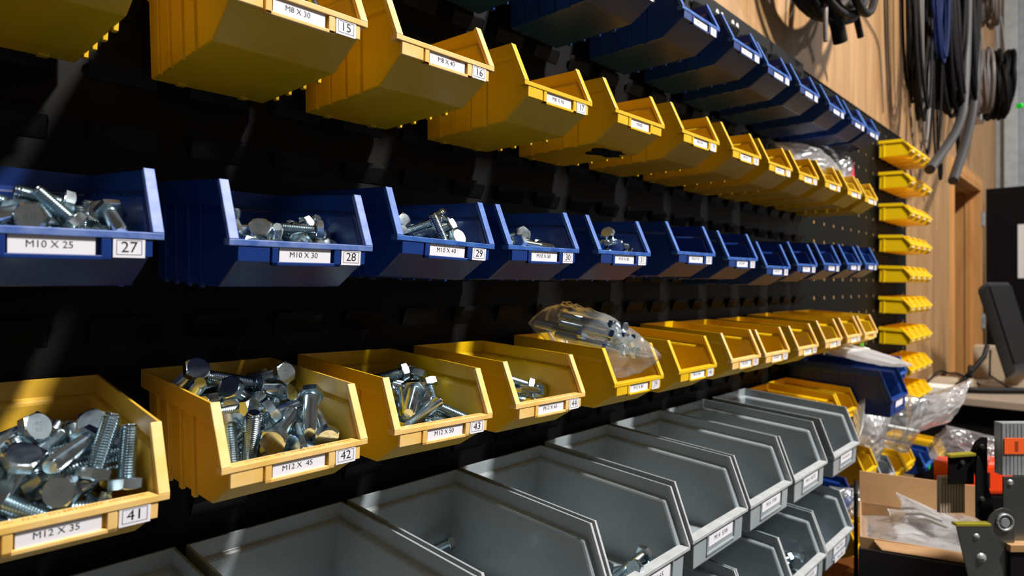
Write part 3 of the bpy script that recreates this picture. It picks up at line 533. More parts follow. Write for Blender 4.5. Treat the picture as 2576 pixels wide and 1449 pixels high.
BOLTS = json.loads('''{"41":[[0.0652,0.6595,1.1765,0.7278,-0.4687,0.3335,0.3733],[0.1155,0.7274,1.1952,0.0102,0.5401,0.3006,0.786],[0.0659,0.6126,1.1789,0.7494,0.3842,-0.3993,-0.3625],[0.0819,0.5979,1.1691,0.3058,-0.4697,-0.3999,0.7252],[0.1626,0.7043,1.1875,0.4037,-0.6286,0.1376,-0.6504],[0.0669,0.7169,1.1916,0.0804,-0.5772,-0.427,0.6914],[0.1427,0.6736,1.1807,0.6949,-0.4264,-0.3642,-0.4502],[0.1179,0.6691,1.1795,0.1257,0.174,-0.633,-0.7438],[0.1007,0.6572,1.1756,0.6319,0.5834,0.4832,-0.1641],[0.1361,0.6176,1.167,0.4165,-0.4286,0.6964,-0.3973],[0.0644,0.6506,1.198,0.0652,-0.652,0.0669,0.7524],[0.1419,0.72,1.1918,0.4827,-0.6194,0.0501,-0.6172],[0.066,0.6831,1.1897,0.5646,0.0856,-0.7421,-0.3509],[0.0927,0.7006,1.1981,0.4948,0.808,0.159,0.2775],[0.1626,0.7352,1.1956,0.4563,-0.3214,0.6336,-0.5358],[0.1268,0.6949,1.2016,0.6607,0.1878,-0.5831,-0.4338],[0.0679,0.6979,1.2115,0.258,-0.3983,0.4837,0.7354],[0.1228,0.7451,1.2134,0.2813,0.5761,-0.0454,0.7661],[0.1181,0.6362,1.1883,0.0342,0.2755,0.7472,-0.6038],[0.1433,0.5965,1.1721,0.0684,0.7424,-0.1515,0.649],[0.1615,0.7598,1.2054,0.0454,0.1157,0.7806,0.6126],[0.0817,0.7411,1.2047,0.6293,-0.3804,-0.6699,-0.1029],[0.1608,0.655,1.1794,0.0381,0.6766,0.5659,0.4697],[0.0736,0.6316,1.1848,0.308,-0.7973,-0.5085,-0.1041],[0.0787,0.6799,1.2242,0.7734,0.2157,-0.3411,-0.4889],[0.1648,0.6371,1.1889,0.5221,0.8128,-0.2391,0.0982],[0.0822,0.596,1.193,0.7942,-0.2615,-0.3618,0.4122],[0.1648,0.6442,1.2146,0.6411,0.4223,0.4982,0.403],[0.121,0.5962,1.1917,0.7564,0.4614,-0.453,0.0989],[0.0772,0.6381,1.2122,0.5124,0.7853,-0.0061,-0.3475],[0.1428,0.6001,1.2043,0.1402,0.8945,-0.4075,-0.1188],[0.1321,0.7162,1.2103,0.0088,0.271,0.6899,-0.6712],[0.1633,0.5943,1.1923,0.1241,0.5512,-0.8227,0.0635],[0.1084,0.6166,1.1977,0.2622,0.2956,0.8652,-0.3086],[0.111,0.6556,1.2087,0.2524,0.6761,0.3883,-0.5731],[0.1654,0.6188,1.2061,0.3642,-0.5707,0.3426,-0.6513],[0.141,0.6261,1.22,0.6965,-0.2366,0.5964,0.3213],[0.0647,0.7542,1.1995,0.0257,-0.1655,-0.9777,-0.1264],[0.1479,0.6672,1.2046,0.5186,0.744,0.3262,-0.2666],[0.1127,0.6717,1.2296,0.4866,0.5276,-0.2214,0.6601],[0.1572,0.6662,1.2266,0.7687,0.4995,0.0767,-0.392],[0.0953,0.6056,1.2174,0.7743,0.214,0.2452,-0.5428]],"42":[[0.2729,0.7335,1.2072,0.4658,-0.3434,-0.6211,0.5285],[0.3323,0.6873,1.2119,0.8775,-0.4594,0.1315,-0.0412],[0.2885,0.6878,1.1965,0.6775,0.2474,-0.6355,-0.2755],[0.2966,0.6011,1.1782,0.7083,0.3465,-0.6091,-0.0849],[0.3079,0.6278,1.1824,0.6862,-0.0224,-0.7027,0.1868],[0.3144,0.5929,1.1902,0.4202,-0.3573,-0.4834,0.6798],[0.2565,0.7495,1.212,0.1684,0.6998,0.0815,-0.6894],[0.3318,0.6207,1.2002,0.7645,0.4537,0.4572,0.026],[0.2705,0.708,1.2012,0.8018,-0.5848,0.0914,-0.0823],[0.3527,0.691,1.2249,0.0719,0.3641,-0.4004,0.8378],[0.3545,0.6762,1.1942,0.3575,0.352,-0.6757,0.5401],[0.3012,0.7168,1.2065,0.2718,-0.332,0.8142,-0.3911],[0.2932,0.5946,1.2036,0.4475,0.0328,-0.7949,0.4085],[0.3533,0.7521,1.2151,0.0925,0.5958,0.3971,0.692],[0.2946,0.7506,1.2262,0.0559,0.5877,0.1904,-0.7843],[0.2759,0.6169,1.1793,0.093,-0.3171,0.9286,0.1687],[0.3562,0.7321,1.2265,0.6503,0.2024,0.7208,0.1287],[0.273,0.651,1.1899,0.4476,0.7399,0.441,-0.2401],[0.2991,0.7129,1.2288,0.627,-0.2359,0.6991,0.2499],[0.2956,0.628,1.2058,0.3169,0.4754,0.1465,0.8075],[0.2844,0.6741,1.2195,0.7909,0.2582,-0.5244,0.1811],[0.2557,0.6434,1.2057,0.1158,0.164,-0.6581,0.7256],[0.3563,0.7651,1.2366,0.077,-0.65,0.1343,-0.744],[0.3553,0.6535,1.1989,0.7032,-0.6285,0.1851,0.2762],[0.2564,0.7179,1.2272,0.4319,-0.7869,-0.3542,-0.2623],[0.3368,0.7166,1.2312,0.3832,-0.395,0.6319,0.5458],[0.2881,0.6809,1.2416,0.8121,0.4257,-0.3024,-0.2604],[0.2877,0.6512,1.2088,0.1279,0.6959,0.4621,-0.5346],[0.2938,0.6153,1.2249,0.8733,0.1578,0.4488,0.1053],[0.2711,0.763,1.2292,0.4044,-0.2526,-0.7858,-0.394],[0.2827,0.6385,1.2261,0.0409,0.4173,-0.4988,0.7586],[0.3142,0.6463,1.2146,0.6787,0.2847,-0.6748,0.0547],[0.3541,0.7026,1.2499,0.5419,0.495,-0.383,0.5609],[0.3185,0.7095,1.2421,0.4475,-0.6605,0.4383,-0.4139],[0.3453,0.5929,1.1978,0.0663,0.3114,0.7607,-0.5657],[0.2552,0.697,1.2629,0.2461,0.1931,-0.4816,0.8187],[0.255,0.6144,1.2188,0.6824,-0.1602,-0.1138,-0.7041],[0.3493,0.6284,1.2308,0.8133,-0.5051,0.1137,-0.2653]],"43":[[0.4876,0.6919,1.1926,0.0029,-0.4264,-0.5016,0.7527],[0.5396,0.6878,1.1753,0.7475,-0.5562,-0.2491,-0.2642],[0.4951,0.6622,1.1847,0.0401,-0.7238,-0.233,-0.6482],[0.5167,0.6555,1.193,0.7465,-0.3051,0.5064,0.3053],[0.5393,0.6882,1.2294,0.9462,-0.0694,0.1835,-0.2572],[0.4847,0.594,1.1798,0.7995,0.1453,-0.559,0.1647],[0.5398,0.609,1.1766,0.0332,-0.7974,0.0478,-0.6006],[0.4862,0.7293,1.2028,0.3485,-0.7163,-0.0031,0.6045],[0.453,0.672,1.2022,0.6253,-0.7405,0.2452,0.0225],[0.5375,0.6637,1.192,0.389,0.7933,0.2073,0.42],[0.5384,0.7405,1.1951,0.4866,-0.154,0.736,-0.4447],[0.5015,0.6165,1.2074,0.3235,0.2906,-0.4463,-0.7821],[0.4572,0.7033,1.2062,0.0976,-0.4713,0.4774,0.7351],[0.4874,0.7079,1.2101,0.1553,0.3548,0.739,0.5513],[0.5401,0.7187,1.181,0.071,-0.2777,-0.9556,-0.0685],[0.4473,0.5922,1.1905,0.4362,-0.4552,-0.6775,0.3789],[0.4686,0.6575,1.215,0.2025,0.1376,0.5051,0.8276],[0.5117,0.6697,1.2181,0.5324,0.4934,-0.5164,0.4544],[0.5191,0.6985,1.2346,0.5917,0.49,0.425,0.4787],[0.4673,0.6146,1.1881,0.2201,-0.054,-0.8717,0.4345],[0.5357,0.6567,1.2188,0.9526,-0.2832,0.0008,-0.1113],[0.4642,0.7633,1.2132,0.3997,-0.5457,-0.0307,0.7359],[0.4889,0.6285,1.2214,0.7834,-0.3882,0.4765,0.0921],[0.493,0.749,1.22,0.7631,0.0467,-0.6137,0.197]],"44":[[0.7211,0.6344,1.1797,0.6409,0.6513,-0.358,0.1922],[0.7245,0.6104,1.1739,0.5302,0.6964,0.364,0.3186],[0.7036,0.7398,1.2056,0.0143,0.1793,0.6124,0.7698],[0.7311,0.7587,1.2034,0.3364,-0.4957,-0.4212,-0.6809],[0.735,0.6393,1.1917,0.6473,-0.0409,0.7596,-0.0486],[0.6353,0.6615,1.2044,0.6514,0.7296,-0.0263,-0.2067],[0.7317,0.6588,1.1988,0.542,0.7096,0.3926,0.2203],[0.7061,0.6656,1.1895,0.5152,0.3311,-0.6483,0.4525],[0.6783,0.7193,1.2178,0.5985,-0.597,-0.1108,0.5226],[0.6638,0.5891,1.1849,0.67,0.31,-0.5893,-0.328],[0.6716,0.7029,1.205,0.3372,-0.495,-0.4216,-0.6808],[0.7111,0.7588,1.2078,0.251,-0.7167,0.2536,-0.5992]],"27":[[0.0603,0.6584,1.395,0.7361,-0.4657,0.3586,0.3356],[0.0778,0.6962,1.4023,0.2047,-0.468,-0.3744,-0.7739],[0.1227,0.6886,1.4011,0.7195,0.3177,0.5965,0.1597],[0.1215,0.6667,1.3967,0.0037,-0.927,0.3691,0.0663],[0.0788,0.673,1.4011,0.4319,-0.6183,0.536,-0.3792],[0.0617,0.6042,1.3847,0.4909,0.6807,0.2412,-0.4873],[0.1032,0.5975,1.3836,0.0626,-0.5693,0.3931,-0.7193],[0.0989,0.7417,1.4111,0.7291,-0.0848,-0.6616,0.1536],[0.1023,0.6789,1.402,0.4314,0.5295,-0.7296,-0.0357],[0.1012,0.6526,1.3941,0.7825,-0.2927,0.541,0.0966],[0.1229,0.5925,1.3859,0.5895,0.6738,0.1193,-0.4294],[0.0921,0.6232,1.3885,0.3391,-0.2467,-0.6587,0.6247],[0.0597,0.722,1.4071,0.3415,-0.353,-0.4697,-0.7336],[0.1414,0.68,1.4007,0.6673,-0.5425,-0.2801,0.4265],[0.1014,0.711,1.4052,0.1825,0.6655,0.0587,0.7213],[0.1605,0.6333,1.3909,0.732,-0.4728,-0.3484,-0.3454],[0.1165,0.6172,1.3902,0.0885,-0.747,0.4503,-0.4809],[0.1391,0.6588,1.3955,0.6844,0.1622,-0.626,-0.3367],[0.1236,0.6416,1.4009,0.5609,0.7572,0.0292,0.3333],[0.1609,0.592,1.3861,0.597,0.0331,0.8008,-0.0352],[0.0781,0.5903,1.3874,0.388,0.4029,0.746,0.3614],[0.0755,0.6331,1.4018,0.5394,0.3253,-0.4625,0.624],[0.1548,0.7482,1.4143,0.3491,-0.7476,0.1019,-0.5557],[0.1382,0.6328,1.3886,0.0776,-0.8398,-0.5348,-0.0529],[0.0856,0.7147,1.4197,0.6488,-0.6026,0.3998,0.237],[0.0592,0.64,1.4058,0.0636,0.05,0.4822,0.8723],[0.1474,0.6464,1.4026,0.5354,0.8004,-0.2219,0.1533],[0.0795,0.6534,1.4094,0.0328,-0.4487,0.348,0.8225],[0.073,0.6133,1.4003,0.1965,-0.4097,0.7668,-0.4534],[0.1453,0.6958,1.4114,0.7856,-0.1575,-0.5103,-0.3125],[0.1071,0.6488,1.4152,0.0571,0.6766,-0.0735,-0.7304],[0.1213,0.709,1.405,0.2094,-0.6115,-0.2763,0.7112],[0.1016,0.592,1.4034,0.6797,0.6756,-0.2209,-0.181],[0.1606,0.6541,1.4159,0.741,0.657,-0.1368,0.0226],[0.092,0.6086,1.4074,0.7459,-0.4074,0.4848,0.2066],[0.1505,0.6112,1.3919,0.0561,0.5516,0.7061,-0.4404],[0.098,0.6912,1.4154,0.3412,-0.3136,-0.6434,-0.6094],[0.0631,0.5993,1.4072,0.3424,0.8196,0.2355,-0.3945],[0.1604,0.7005,1.4016,0.0507,-0.5636,-0.8207,-0.0791],[0.1454,0.7281,1.4088,0.6043,-0.4343,0.4801,-0.4645],[0.1264,0.6016,1.4049,0.1144,-0.825,0.412,-0.3695],[0.0612,0.6876,1.4116,0.5139,-0.4083,-0.7205,-0.2238],[0.108,0.6318,1.4118,0.5271,0.4266,0.6798,0.2794],[0.0598,0.7444,1.4113,0.3673,0.3899,-0.4937,-0.6851],[0.1235,0.6175,1.4185,0.6065,0.1725,0.7618,0.1484],[0.1563,0.6067,1.4112,0.7584,-0.4141,-0.2428,-0.4408]],"28":[[0.3426,0.6017,1.3805,0.5467,0.7228,-0.1026,0.4101],[0.2846,0.6446,1.3939,0.6091,0.6767,0.2907,0.2942],[0.3279,0.72,1.4011,0.7935,-0.6019,0.0901,-0.0017],[0.3646,0.7064,1.3942,0.6395,-0.5254,0.2836,0.4843],[0.3264,0.61,1.395,0.8347,-0.3446,0.4206,0.0874],[0.3283,0.6492,1.3892,0.5236,0.6035,0.3991,0.4497],[0.2921,0.5952,1.3847,0.3459,0.6584,0.1104,-0.6593],[0.276,0.6073,1.39,0.1661,-0.6612,-0.3312,0.6523],[0.3637,0.7623,1.4037,0.7976,-0.5926,-0.0267,0.1092],[0.2662,0.6849,1.4041,0.2201,0.2047,-0.6568,-0.6916],[0.3067,0.7324,1.4058,0.7151,-0.4279,0.4597,0.3068],[0.3626,0.6038,1.3791,0.2398,0.6228,-0.3673,0.6478],[0.2805,0.7202,1.407,0.0744,0.0202,-0.7204,0.6893],[0.2664,0.6383,1.3931,0.0394,0.2412,-0.9651,-0.0946],[0.2634,0.5904,1.3874,0.0166,-0.0885,0.7244,-0.6835],[0.3541,0.7243,1.3985,0.2264,0.5043,-0.5396,0.635],[0.2633,0.706,1.4068,0.5819,0.6736,-0.2869,0.3542],[0.3461,0.6614,1.389,0.3097,0.7339,-0.0252,0.604],[0.3065,0.6904,1.4011,0.5629,0.5442,-0.6219,-0.0134],[0.366,0.6221,1.3909,0.7785,0.5694,-0.1957,0.1772],[0.2949,0.6728,1.398,0.5654,0.5821,0.5506,-0.1957],[0.3509,0.639,1.3892,0.4178,-0.5478,-0.5392,-0.4845],[0.3658,0.6755,1.4038,0.3619,-0.8889,0.2323,0.1577],[0.3476,0.681,1.3902,0.0917,-0.4991,-0.8605,-0.0448],[0.2851,0.6107,1.4056,0.2859,0.3313,0.3507,-0.8279],[0.3125,0.6379,1.3934,0.4924,-0.7143,0.4799,0.1305],[0.3391,0.6668,1.4061,0.2717,-0.6829,-0.0198,0.6778],[0.3235,0.6844,1.4083,0.7326,0.6112,-0.1577,-0.2548],[0.3535,0.6487,1.4174,0.8147,-0.1166,0.53,-0.2043],[0.3343,0.6304,1.3987,0.1576,-0.5745,0.6444,-0.4794],[0.3474,0.6159,1.4104,0.0042,-0.6866,0.227,-0.6907],[0.3636,0.6962,1.4112,0.2938,0.4259,0.3182,0.7944],[0.3647,0.6372,1.4048,0.4489,0.4579,0.6613,0.3891],[0.2639,0.6191,1.4058,0.6244,-0.0236,-0.7243,0.2915]],"29":[[0.5469,0.7174,1.4037,0.5986,-0.3935,-0.4268,-0.552],[0.499,0.5892,1.3978,0.3144,0.5196,-0.5655,0.558],[0.5341,0.6755,1.3977,0.1198,-0.9679,-0.1369,0.1736],[0.5426,0.6995,1.4167,0.613,-0.2727,0.7403,0.042],[0.5435,0.7442,1.4095,0.5781,-0.7031,-0.0025,-0.4141],[0.5165,0.6852,1.4089,0.5953,0.7386,0.3016,0.0956],[0.5406,0.6439,1.3909,0.6706,-0.6489,-0.0943,-0.3468],[0.5127,0.7259,1.4185,0.0289,0.3623,0.5505,-0.7516],[0.5442,0.6046,1.3861,0.3723,0.5929,0.6958,-0.1606],[0.4951,0.6475,1.4119,0.0666,0.2394,-0.4576,-0.8537],[0.5342,0.7374,1.4291,0.4492,-0.52,0.493,0.5336],[0.481,0.6849,1.4267,0.6641,0.5097,-0.4725,-0.2757],[0.4762,0.6562,1.4198,0.548,0.5169,0.5916,-0.2872],[0.4757,0.6273,1.4173,0.5634,-0.3074,-0.766,0.0365],[0.5163,0.5957,1.3957,0.2246,0.5068,0.8211,0.1361],[0.4971,0.7148,1.4344,0.4063,0.4352,0.4378,-0.6737],[0.5228,0.699,1.4383,0.2921,0.1637,0.6189,-0.7105],[0.5124,0.62,1.4118,0.701,0.5655,0.1025,-0.4222],[0.5258,0.5926,1.4096,0.7435,0.4973,0.271,-0.3557],[0.526,0.6681,1.4201,0.0775,0.2196,-0.8655,-0.4436],[0.4944,0.6695,1.4171,0.366,-0.6601,0.0136,0.6559],[0.5471,0.6348,1.4101,0.5879,-0.4096,-0.4422,-0.5394],[0.5235,0.6054,1.4243,0.2337,0.5853,0.0937,0.7707],[0.5353,0.6315,1.4296,0.3334,-0.1136,-0.3745,-0.8578],[0.5475,0.7695,1.4253,0.507,-0.5068,-0.5344,-0.4477],[0.5468,0.6603,1.4001,0.2418,-0.932,0.2425,0.1189]],"30":[[0.6431,0.727,1.4134,0.7,-0.1307,-0.6658,0.2228],[0.7107,0.6805,1.4113,0.2155,0.6763,0.1393,0.6905],[0.6976,0.6845,1.424,0.7896,-0.531,0.2737,0.1397],[0.7059,0.6579,1.411,0.7356,-0.6736,0.0553,-0.0461],[0.6298,0.6098,1.4113,0.5764,-0.5201,-0.4299,0.4609],[0.6366,0.6557,1.4121,0.4211,0.2772,0.6341,-0.5863],[0.6722,0.7016,1.4136,0.152,-0.7353,0.2291,-0.6194],[0.6409,0.5868,1.4106,0.7038,0.1658,-0.6567,-0.2143],[0.7112,0.7221,1.4121,0.4821,0.4674,0.5042,0.543],[0.7211,0.6315,1.4102,0.7238,0.6885,-0.0245,-0.0391],[0.7052,0.7534,1.4141,0.6415,-0.3256,0.6935,-0.0385],[0.6555,0.6008,1.4222,0.3899,0.0996,-0.6064,0.6858],[0.6564,0.7487,1.4136,0.653,-0.0203,-0.6811,0.3307],[0.6552,0.6668,1.414,0.5326,-0.7175,-0.3624,0.2648],[0.6349,0.7038,1.4349,0.7886,-0.5306,0.0027,-0.3108],[0.6554,0.7681,1.412,0.0034,0.4188,-0.908,-0.0125],[0.6443,0.6259,1.4134,0.201,0.5061,0.6444,-0.5369],[0.6215,0.6524,1.4254,0.0602,-0.4414,-0.5617,0.6972]],"31":[[0.9177,0.5952,1.4052,0.564,0.553,0.5073,-0.3446],[0.8867,0.693,1.4298,0.7781,-0.5658,-0.0821,0.2601],[0.8872,0.6235,1.4186,0.4762,-0.7182,0.0468,-0.5052],[0.904,0.72,1.4291,0.3306,-0.4088,0.6696,-0.5246],[0.9191,0.6669,1.4163,0.2655,-0.2613,0.5458,0.7506],[0.8694,0.6384,1.4286,0.7523,0.085,-0.6526,0.032],[0.8806,0.5905,1.417,0.5082,0.6248,-0.3551,-0.4746],[0.8664,0.6007,1.4354,0.4,-0.3455,-0.2989,0.7945],[0.9188,0.7337,1.4271,0.4942,0.6484,0.4391,0.3776]],"ga":[[0.5345,0.569,0.9092,0.735,-0.6712,0.067,-0.0692],[0.5776,0.6883,0.9254,0.0363,-0.4897,-0.3454,-0.7997],[0.6527,0.7569,0.9501,0.1424,-0.5399,0.3081,-0.7702],[0.5523,0.7062,0.9218,0.2846,0.163,0.6024,0.7277],[0.5484,0.6006,0.9101,0.7294,-0.6662,-0.1082,0.1118],[0.5196,0.6271,0.9109,0.622,-0.6001,-0.312,-0.3945],[0.5824,0.5412,0.9096,0.6888,0.7017,0.0144,0.1816]],"gb":[[0.8482,0.5259,0.9373,0.2528,0.6,0.1127,0.7506],[0.7347,0.676,0.9304,0.3774,-0.3283,-0.5788,-0.6441],[0.8611,0.5204,0.9193,0.3879,-0.3444,0.6119,-0.5971],[0.7473,0.5298,0.92,0.7306,-0.2751,-0.6242,0.0306],[0.7761,0.6246,0.9268,0.6644,-0.5561,0.3658,0.34],[0.7319,0.5017,0.9209,0.51,-0.3667,-0.6764,0.3847],[0.7776,0.5485,0.9349,0.6371,0.6422,0.1137,-0.4107],[0.7866,0.4977,0.9447,0.7049,0.2871,-0.4732,-0.4435],[0.7497,0.5718,0.923,0.6983,0.7155,-0.0145,-0.0163]],"h2":[[1.3976,0.684,0.7021,0.7279,-0.6806,0.0591,-0.0596],[1.4588,0.5202,0.7064,0.6004,0.5356,-0.4889,0.3372],[1.4827,0.5401,0.7125,0.6717,0.7039,-0.2174,-0.0775],[1.4175,0.5522,0.6992,0.6317,0.7084,-0.2395,-0.2042],[1.4425,0.5323,0.7149,0.3553,0.6485,-0.2212,0.6358],[1.4916,0.5407,0.7274,0.581,-0.0798,0.6407,-0.4955],[1.5318,0.5256,0.7239,0.4775,0.3473,0.6532,-0.474]],"h1":[[1.6841,0.5748,0.7039,0.525,-0.159,-0.6584,-0.5153],[1.6424,0.5841,0.7041,0.5133,0.1829,-0.6709,0.5029],[1.6771,0.6058,0.7048,0.3734,0.3607,-0.5757,-0.6317],[1.6184,0.5462,0.703,0.6366,0.5882,0.3735,-0.3306],[1.7412,0.5722,0.7055,0.2347,0.1782,-0.6612,0.6899],[1.6467,0.6393,0.7057,0.3346,-0.6803,0.0511,-0.6501],[1.6442,0.5553,0.7033,0.6209,-0.0078,-0.6806,-0.3889],[1.5922,0.5977,0.7045,0.6484,-0.5751,0.3549,0.3506]],"br":[[2.3325,0.6299,0.3502,0.4874,0.7243,-0.2845,0.3961],[2.3273,0.6296,0.3705,0.4673,0.5665,-0.0283,-0.6782],[2.3713,0.7307,0.3517,0.6004,-0.0402,0.6811,0.417],[2.3026,0.6643,0.3508,0.6107,-0.6022,-0.4296,-0.2825],[2.3943,0.6854,0.3516,0.4332,-0.4261,0.5169,0.603],[2.3353,0.6958,0.3677,0.5795,0.4052,-0.4485,0.5467],[2.3597,0.7249,0.3703,0.7718,-0.5573,-0.1087,-0.2864],[2.3218,0.6529,0.3734,0.4564,0.5935,-0.1568,-0.6441],[2.3784,0.7701,0.3546,0.3212,-0.5896,0.3378,-0.6596],[2.3218,0.7543,0.3625,0.5408,-0.7824,-0.296,0.0881],[2.2962,0.7702,0.3546,0.6968,-0.658,0.1153,0.261],[2.317,0.7096,0.3654,0.2006,0.4467,-0.8452,-0.2144],[2.2961,0.6882,0.3525,0.5252,0.706,-0.3531,0.3178],[2.3938,0.7081,0.351,0.6035,0.6192,0.3275,-0.3809]],"b36":[[1.9104,0.7254,1.4326,0.6812,0.344,0.6422,0.0727],[1.8671,0.6964,1.4336,0.5472,-0.5949,0.1672,0.5645],[1.9003,0.6049,1.4188,0.7229,-0.045,-0.6494,0.2319],[1.9531,0.6534,1.4193,0.0905,0.6854,0.1822,0.6992],[1.8935,0.7027,1.4316,0.5062,-0.2465,-0.5711,-0.5974]]}''')
BSPEC = {'41': (15, 44, 24, 9.4, True), '42': (15, 56, 24, 9.4, True), '43': (15, 62, 24, 9.4, True), '44': (13, 81, 22, 8.5, False), '27': (12, 31, 21, 8, True), '28': (12, 37, 21, 8, True), '29': (12, 50, 21, 8, True),
         '30': (12, 62, 21, 8, False), '31': (12, 50, 21, 8, True), 'ga': (15, 62, 23, 9.5, True), 'gb': (15, 81, 23, 9.5, False), 'h2': (13, 100, 21, 8, False), 'h1': (16, 60, 24, 10, True), 'b36': (12, 50, 21, 8, True), 'br': (16, 70, 24, 10, True)}
WHERE = {'41': 'leftmost lower yellow bin', '42': 'second lower yellow bin', '43': 'third lower yellow bin', '44': 'fourth lower yellow bin', '27': 'leftmost blue bin', '28': 'second blue bin', '29': 'third blue bin', '30': 'fourth blue bin', '31': 'fifth blue bin',
         'ga': 'grey bin at the bottom edge', 'gb': 'bin left of M14 S/W', 'h2': 'lowest grey row\'s middle bin', 'h1': 'lowest grey row\'s last bin', 'b36': 'third last blue bin', 'br': 'orange brown bin'}
bpy.context.view_layer.update()
for key, lst in BOLTS.items():
    if key in ('gb', 'ga', 'h2'): lst = [b for b in lst if abs((Quaternion(b[3:]) @ Vector((0, 0, 1))).z) < .9]
    if not lst: continue
    ax = [Quaternion(b[3:]) @ Vector((0, 0, 1)) for b in lst]
    cam_p = Vector((0, 0, H)); n = len(lst); done = {}
    def pick(tagname, keyf):
        for i in sorted(range(n), key=keyf):
            if i not in done: done[i] = tagname; return
    pick('topmost', lambda i: -lst[i][2]); pick('front left', lambda i: lst[i][1]*1.0+lst[i][0]*.8); pick('front right', lambda i: lst[i][1]-lst[i][0]*.8)
    if n > 20: pick('second highest', lambda i: -lst[i][2]); pick('frontmost', lambda i: lst[i][1])
    for i, b in enumerate(lst):
        to = (cam_p-Vector(b[:3])).normalized(); f = ax[i].dot(to)
        face = 'head towards the viewer' if f > .45 else ('tip towards the viewer' if f < -.45 else 'lying sideways')
        if i in done: lb = '%s zinc bolt in %s, %s' % (done[i], WHERE[key], face)
        else: lb = 'zinc bolt among others in %s, %s' % (WHERE[key], face)
        bolt(BSPEC[key], b[:3], b[3:], lb, 'hex bolts in the '+WHERE[key], tip_tint=(f < -.5 and i % 4 == 0 and key == '42'))
def nut(loc, rot, label, group, s=.019):
    mb = MB(); N = 24; R_ = s/2; k = s*.5; ri = s*.3
    hexr = lambda a: R_/math.cos((a % (math.pi/3))-math.pi/6)
    ang = [i*2*math.pi/N for i in range(N)]
    rows = [[(ri*math.cos(a), ri*math.sin(a), 0) for a in ang], [(R_*.95*math.cos(a), R_*.95*math.sin(a), 0) for a in ang], [(hexr(a)*math.cos(a), hexr(a)*math.sin(a), (hexr(a)-R_)*.5) for a in ang],
            [(hexr(a)*math.cos(a), hexr(a)*math.sin(a), k-(hexr(a)-R_)*.5) for a in ang], [(R_*.95*math.cos(a), R_*.95*math.sin(a), k) for a in ang], [(ri*math.cos(a), ri*math.sin(a), k) for a in ang]]
    mb.add([p for q in rows for p in q], [(i*N+a, i*N+(a+1) % N, ((i+1) % 6)*N+(a+1) % N, ((i+1) % 6)*N+a) for i in range(6) for a in range(N)])
    o = link('hex_nut', mb, None, [M_ZINC]); o.location = loc; o.rotation_euler = rot; return tag(o, label, 'nut', group)
def in_bin(X, z, x, d, h): return Matrix.Translation((X, .785, H+z)) @ Matrix.Rotation(TILT, 4, 'X') @ Vector((x, -d, h))
for X, z, x, w_ in ((1.332, -.084, .0, 'sixth last lower yellow bin'), (1.713, -.087, .005, 'fourth last lower yellow bin'), (1.918, -.082, .01, 'third last lower yellow bin')):
    for k in range(5):
        lb = ('topmost silver nut of the stack in the ' if k == 4 else 'silver nut below the top one in the ')+w_
        nut(in_bin(X, z, x+.002*(k % 2), .161, -.0985+.0124*k), (TILT, .02, .3+k), lb, 'stacked nuts in the '+w_, .024)
q0 = Quaternion((.93, .25, .1, .2)).normalized()
bolt((10, 32, 17, 6.4, True), in_bin(.3063, .3425, .052, .172, -.050), Quaternion((0.15, .96, .2, .1)).normalized(), 'bolt tip poking over the front edge of the yellow bin numbered 15', 'loose bolts in the upper yellow row')

# ---------------------------------------------------------------- plastic bags
def bag(name, c, u, v, wv, seed, m, label, group=None, amp=.35, cat='bag', res=56, freq=3.2):
    """a crumpled pillow of film: u, v half axes, wv half thickness"""
    u, v, wv = Vector(u), Vector(v), Vector(wv); mb = MB(); vs = []; fs = []; rn = Vector((seed*7.31, seed*3.7, seed*1.9))
    for side in (1, -1):
        k = len(vs)
        for i in range(res+1):
            for j in range(res+1):
                a, b = i/res*2-1, j/res*2-1
                t = max(0, (1-abs(a)**2.6))*max(0, (1-abs(b)**2.6))
                q = Vector((a*freq*.5, b*freq*.5, side*.7))+rn
                cr = 1-2*abs(noise.noise(q)); cr2 = 1-2*abs(noise.noise(q*2.3+Vector((5, 1, 2)))); fl = noise.noise(q*.6)
                off = side*(t**.6)*(1+amp*(cr*.7+cr2*.4))+fl*.8*amp
                ea = .06*noise.noise(Vector((b*2, seed, 1))); eb = .06*noise.noise(Vector((a*2, 1, seed)))
                vs.append(u*(a*(1+ea))+v*(b*(1+eb))+wv*off)
        for i in range(res):
            for j in range(res):
                p = k+i*(res+1)+j; fs.append((p, p+1, p+res+2, p+res+1) if side > 0 else (p, p+res+1, p+res+2, p+1))
    mb.add(vs, fs, 0, True)
    o = link(name, mb.mesh(name, [m])); o.location = Vector(c)+Vector((0, 0, H)); return tag(o, label, cat, group)
BG = 'clear plastic bags'
bag('plastic_bag', (.902, .658, -.090), (.048, -.008, -.004), (.010, -.094, -.024), (0, .003, .040), 3, M_FILM, 'clear bag of long bolts lying across the top of the yellow bin numbered 39', BG, amp=.42)
for i, (x, y, z, a) in enumerate([(.872, .612, -.098, .05), (.892, .598, -.104, -.04), (.915, .604, -.106, .1), (.936, .598, -.110, .0), (.880, .606, -.081, .12), (.900, .596, -.086, -.08), (.922, .592, -.090, .1), (.890, .615, -.066, .04), (.912, .606, -.070, -.1), (.868, .66, -.080, .0)]):
    dr = Vector((.12+a, -1, -.16-.3*a)).to_track_quat('Z', 'Y')
    bolt((13, 95, 22, 8.5, False), (x, y, H+z), dr, 'long zinc bolt packed inside the clear bag on the lower yellow row', 'bolts inside the clear bag')
bag('plastic_bag', (2.04, .672, .385), (.155, 0, .016), (0, .05, .055), (.0, -.03, .012), 5, M_FILM2, 'milky zip bag standing in the far upper yellow bins, left of the red one', BG, amp=.3)
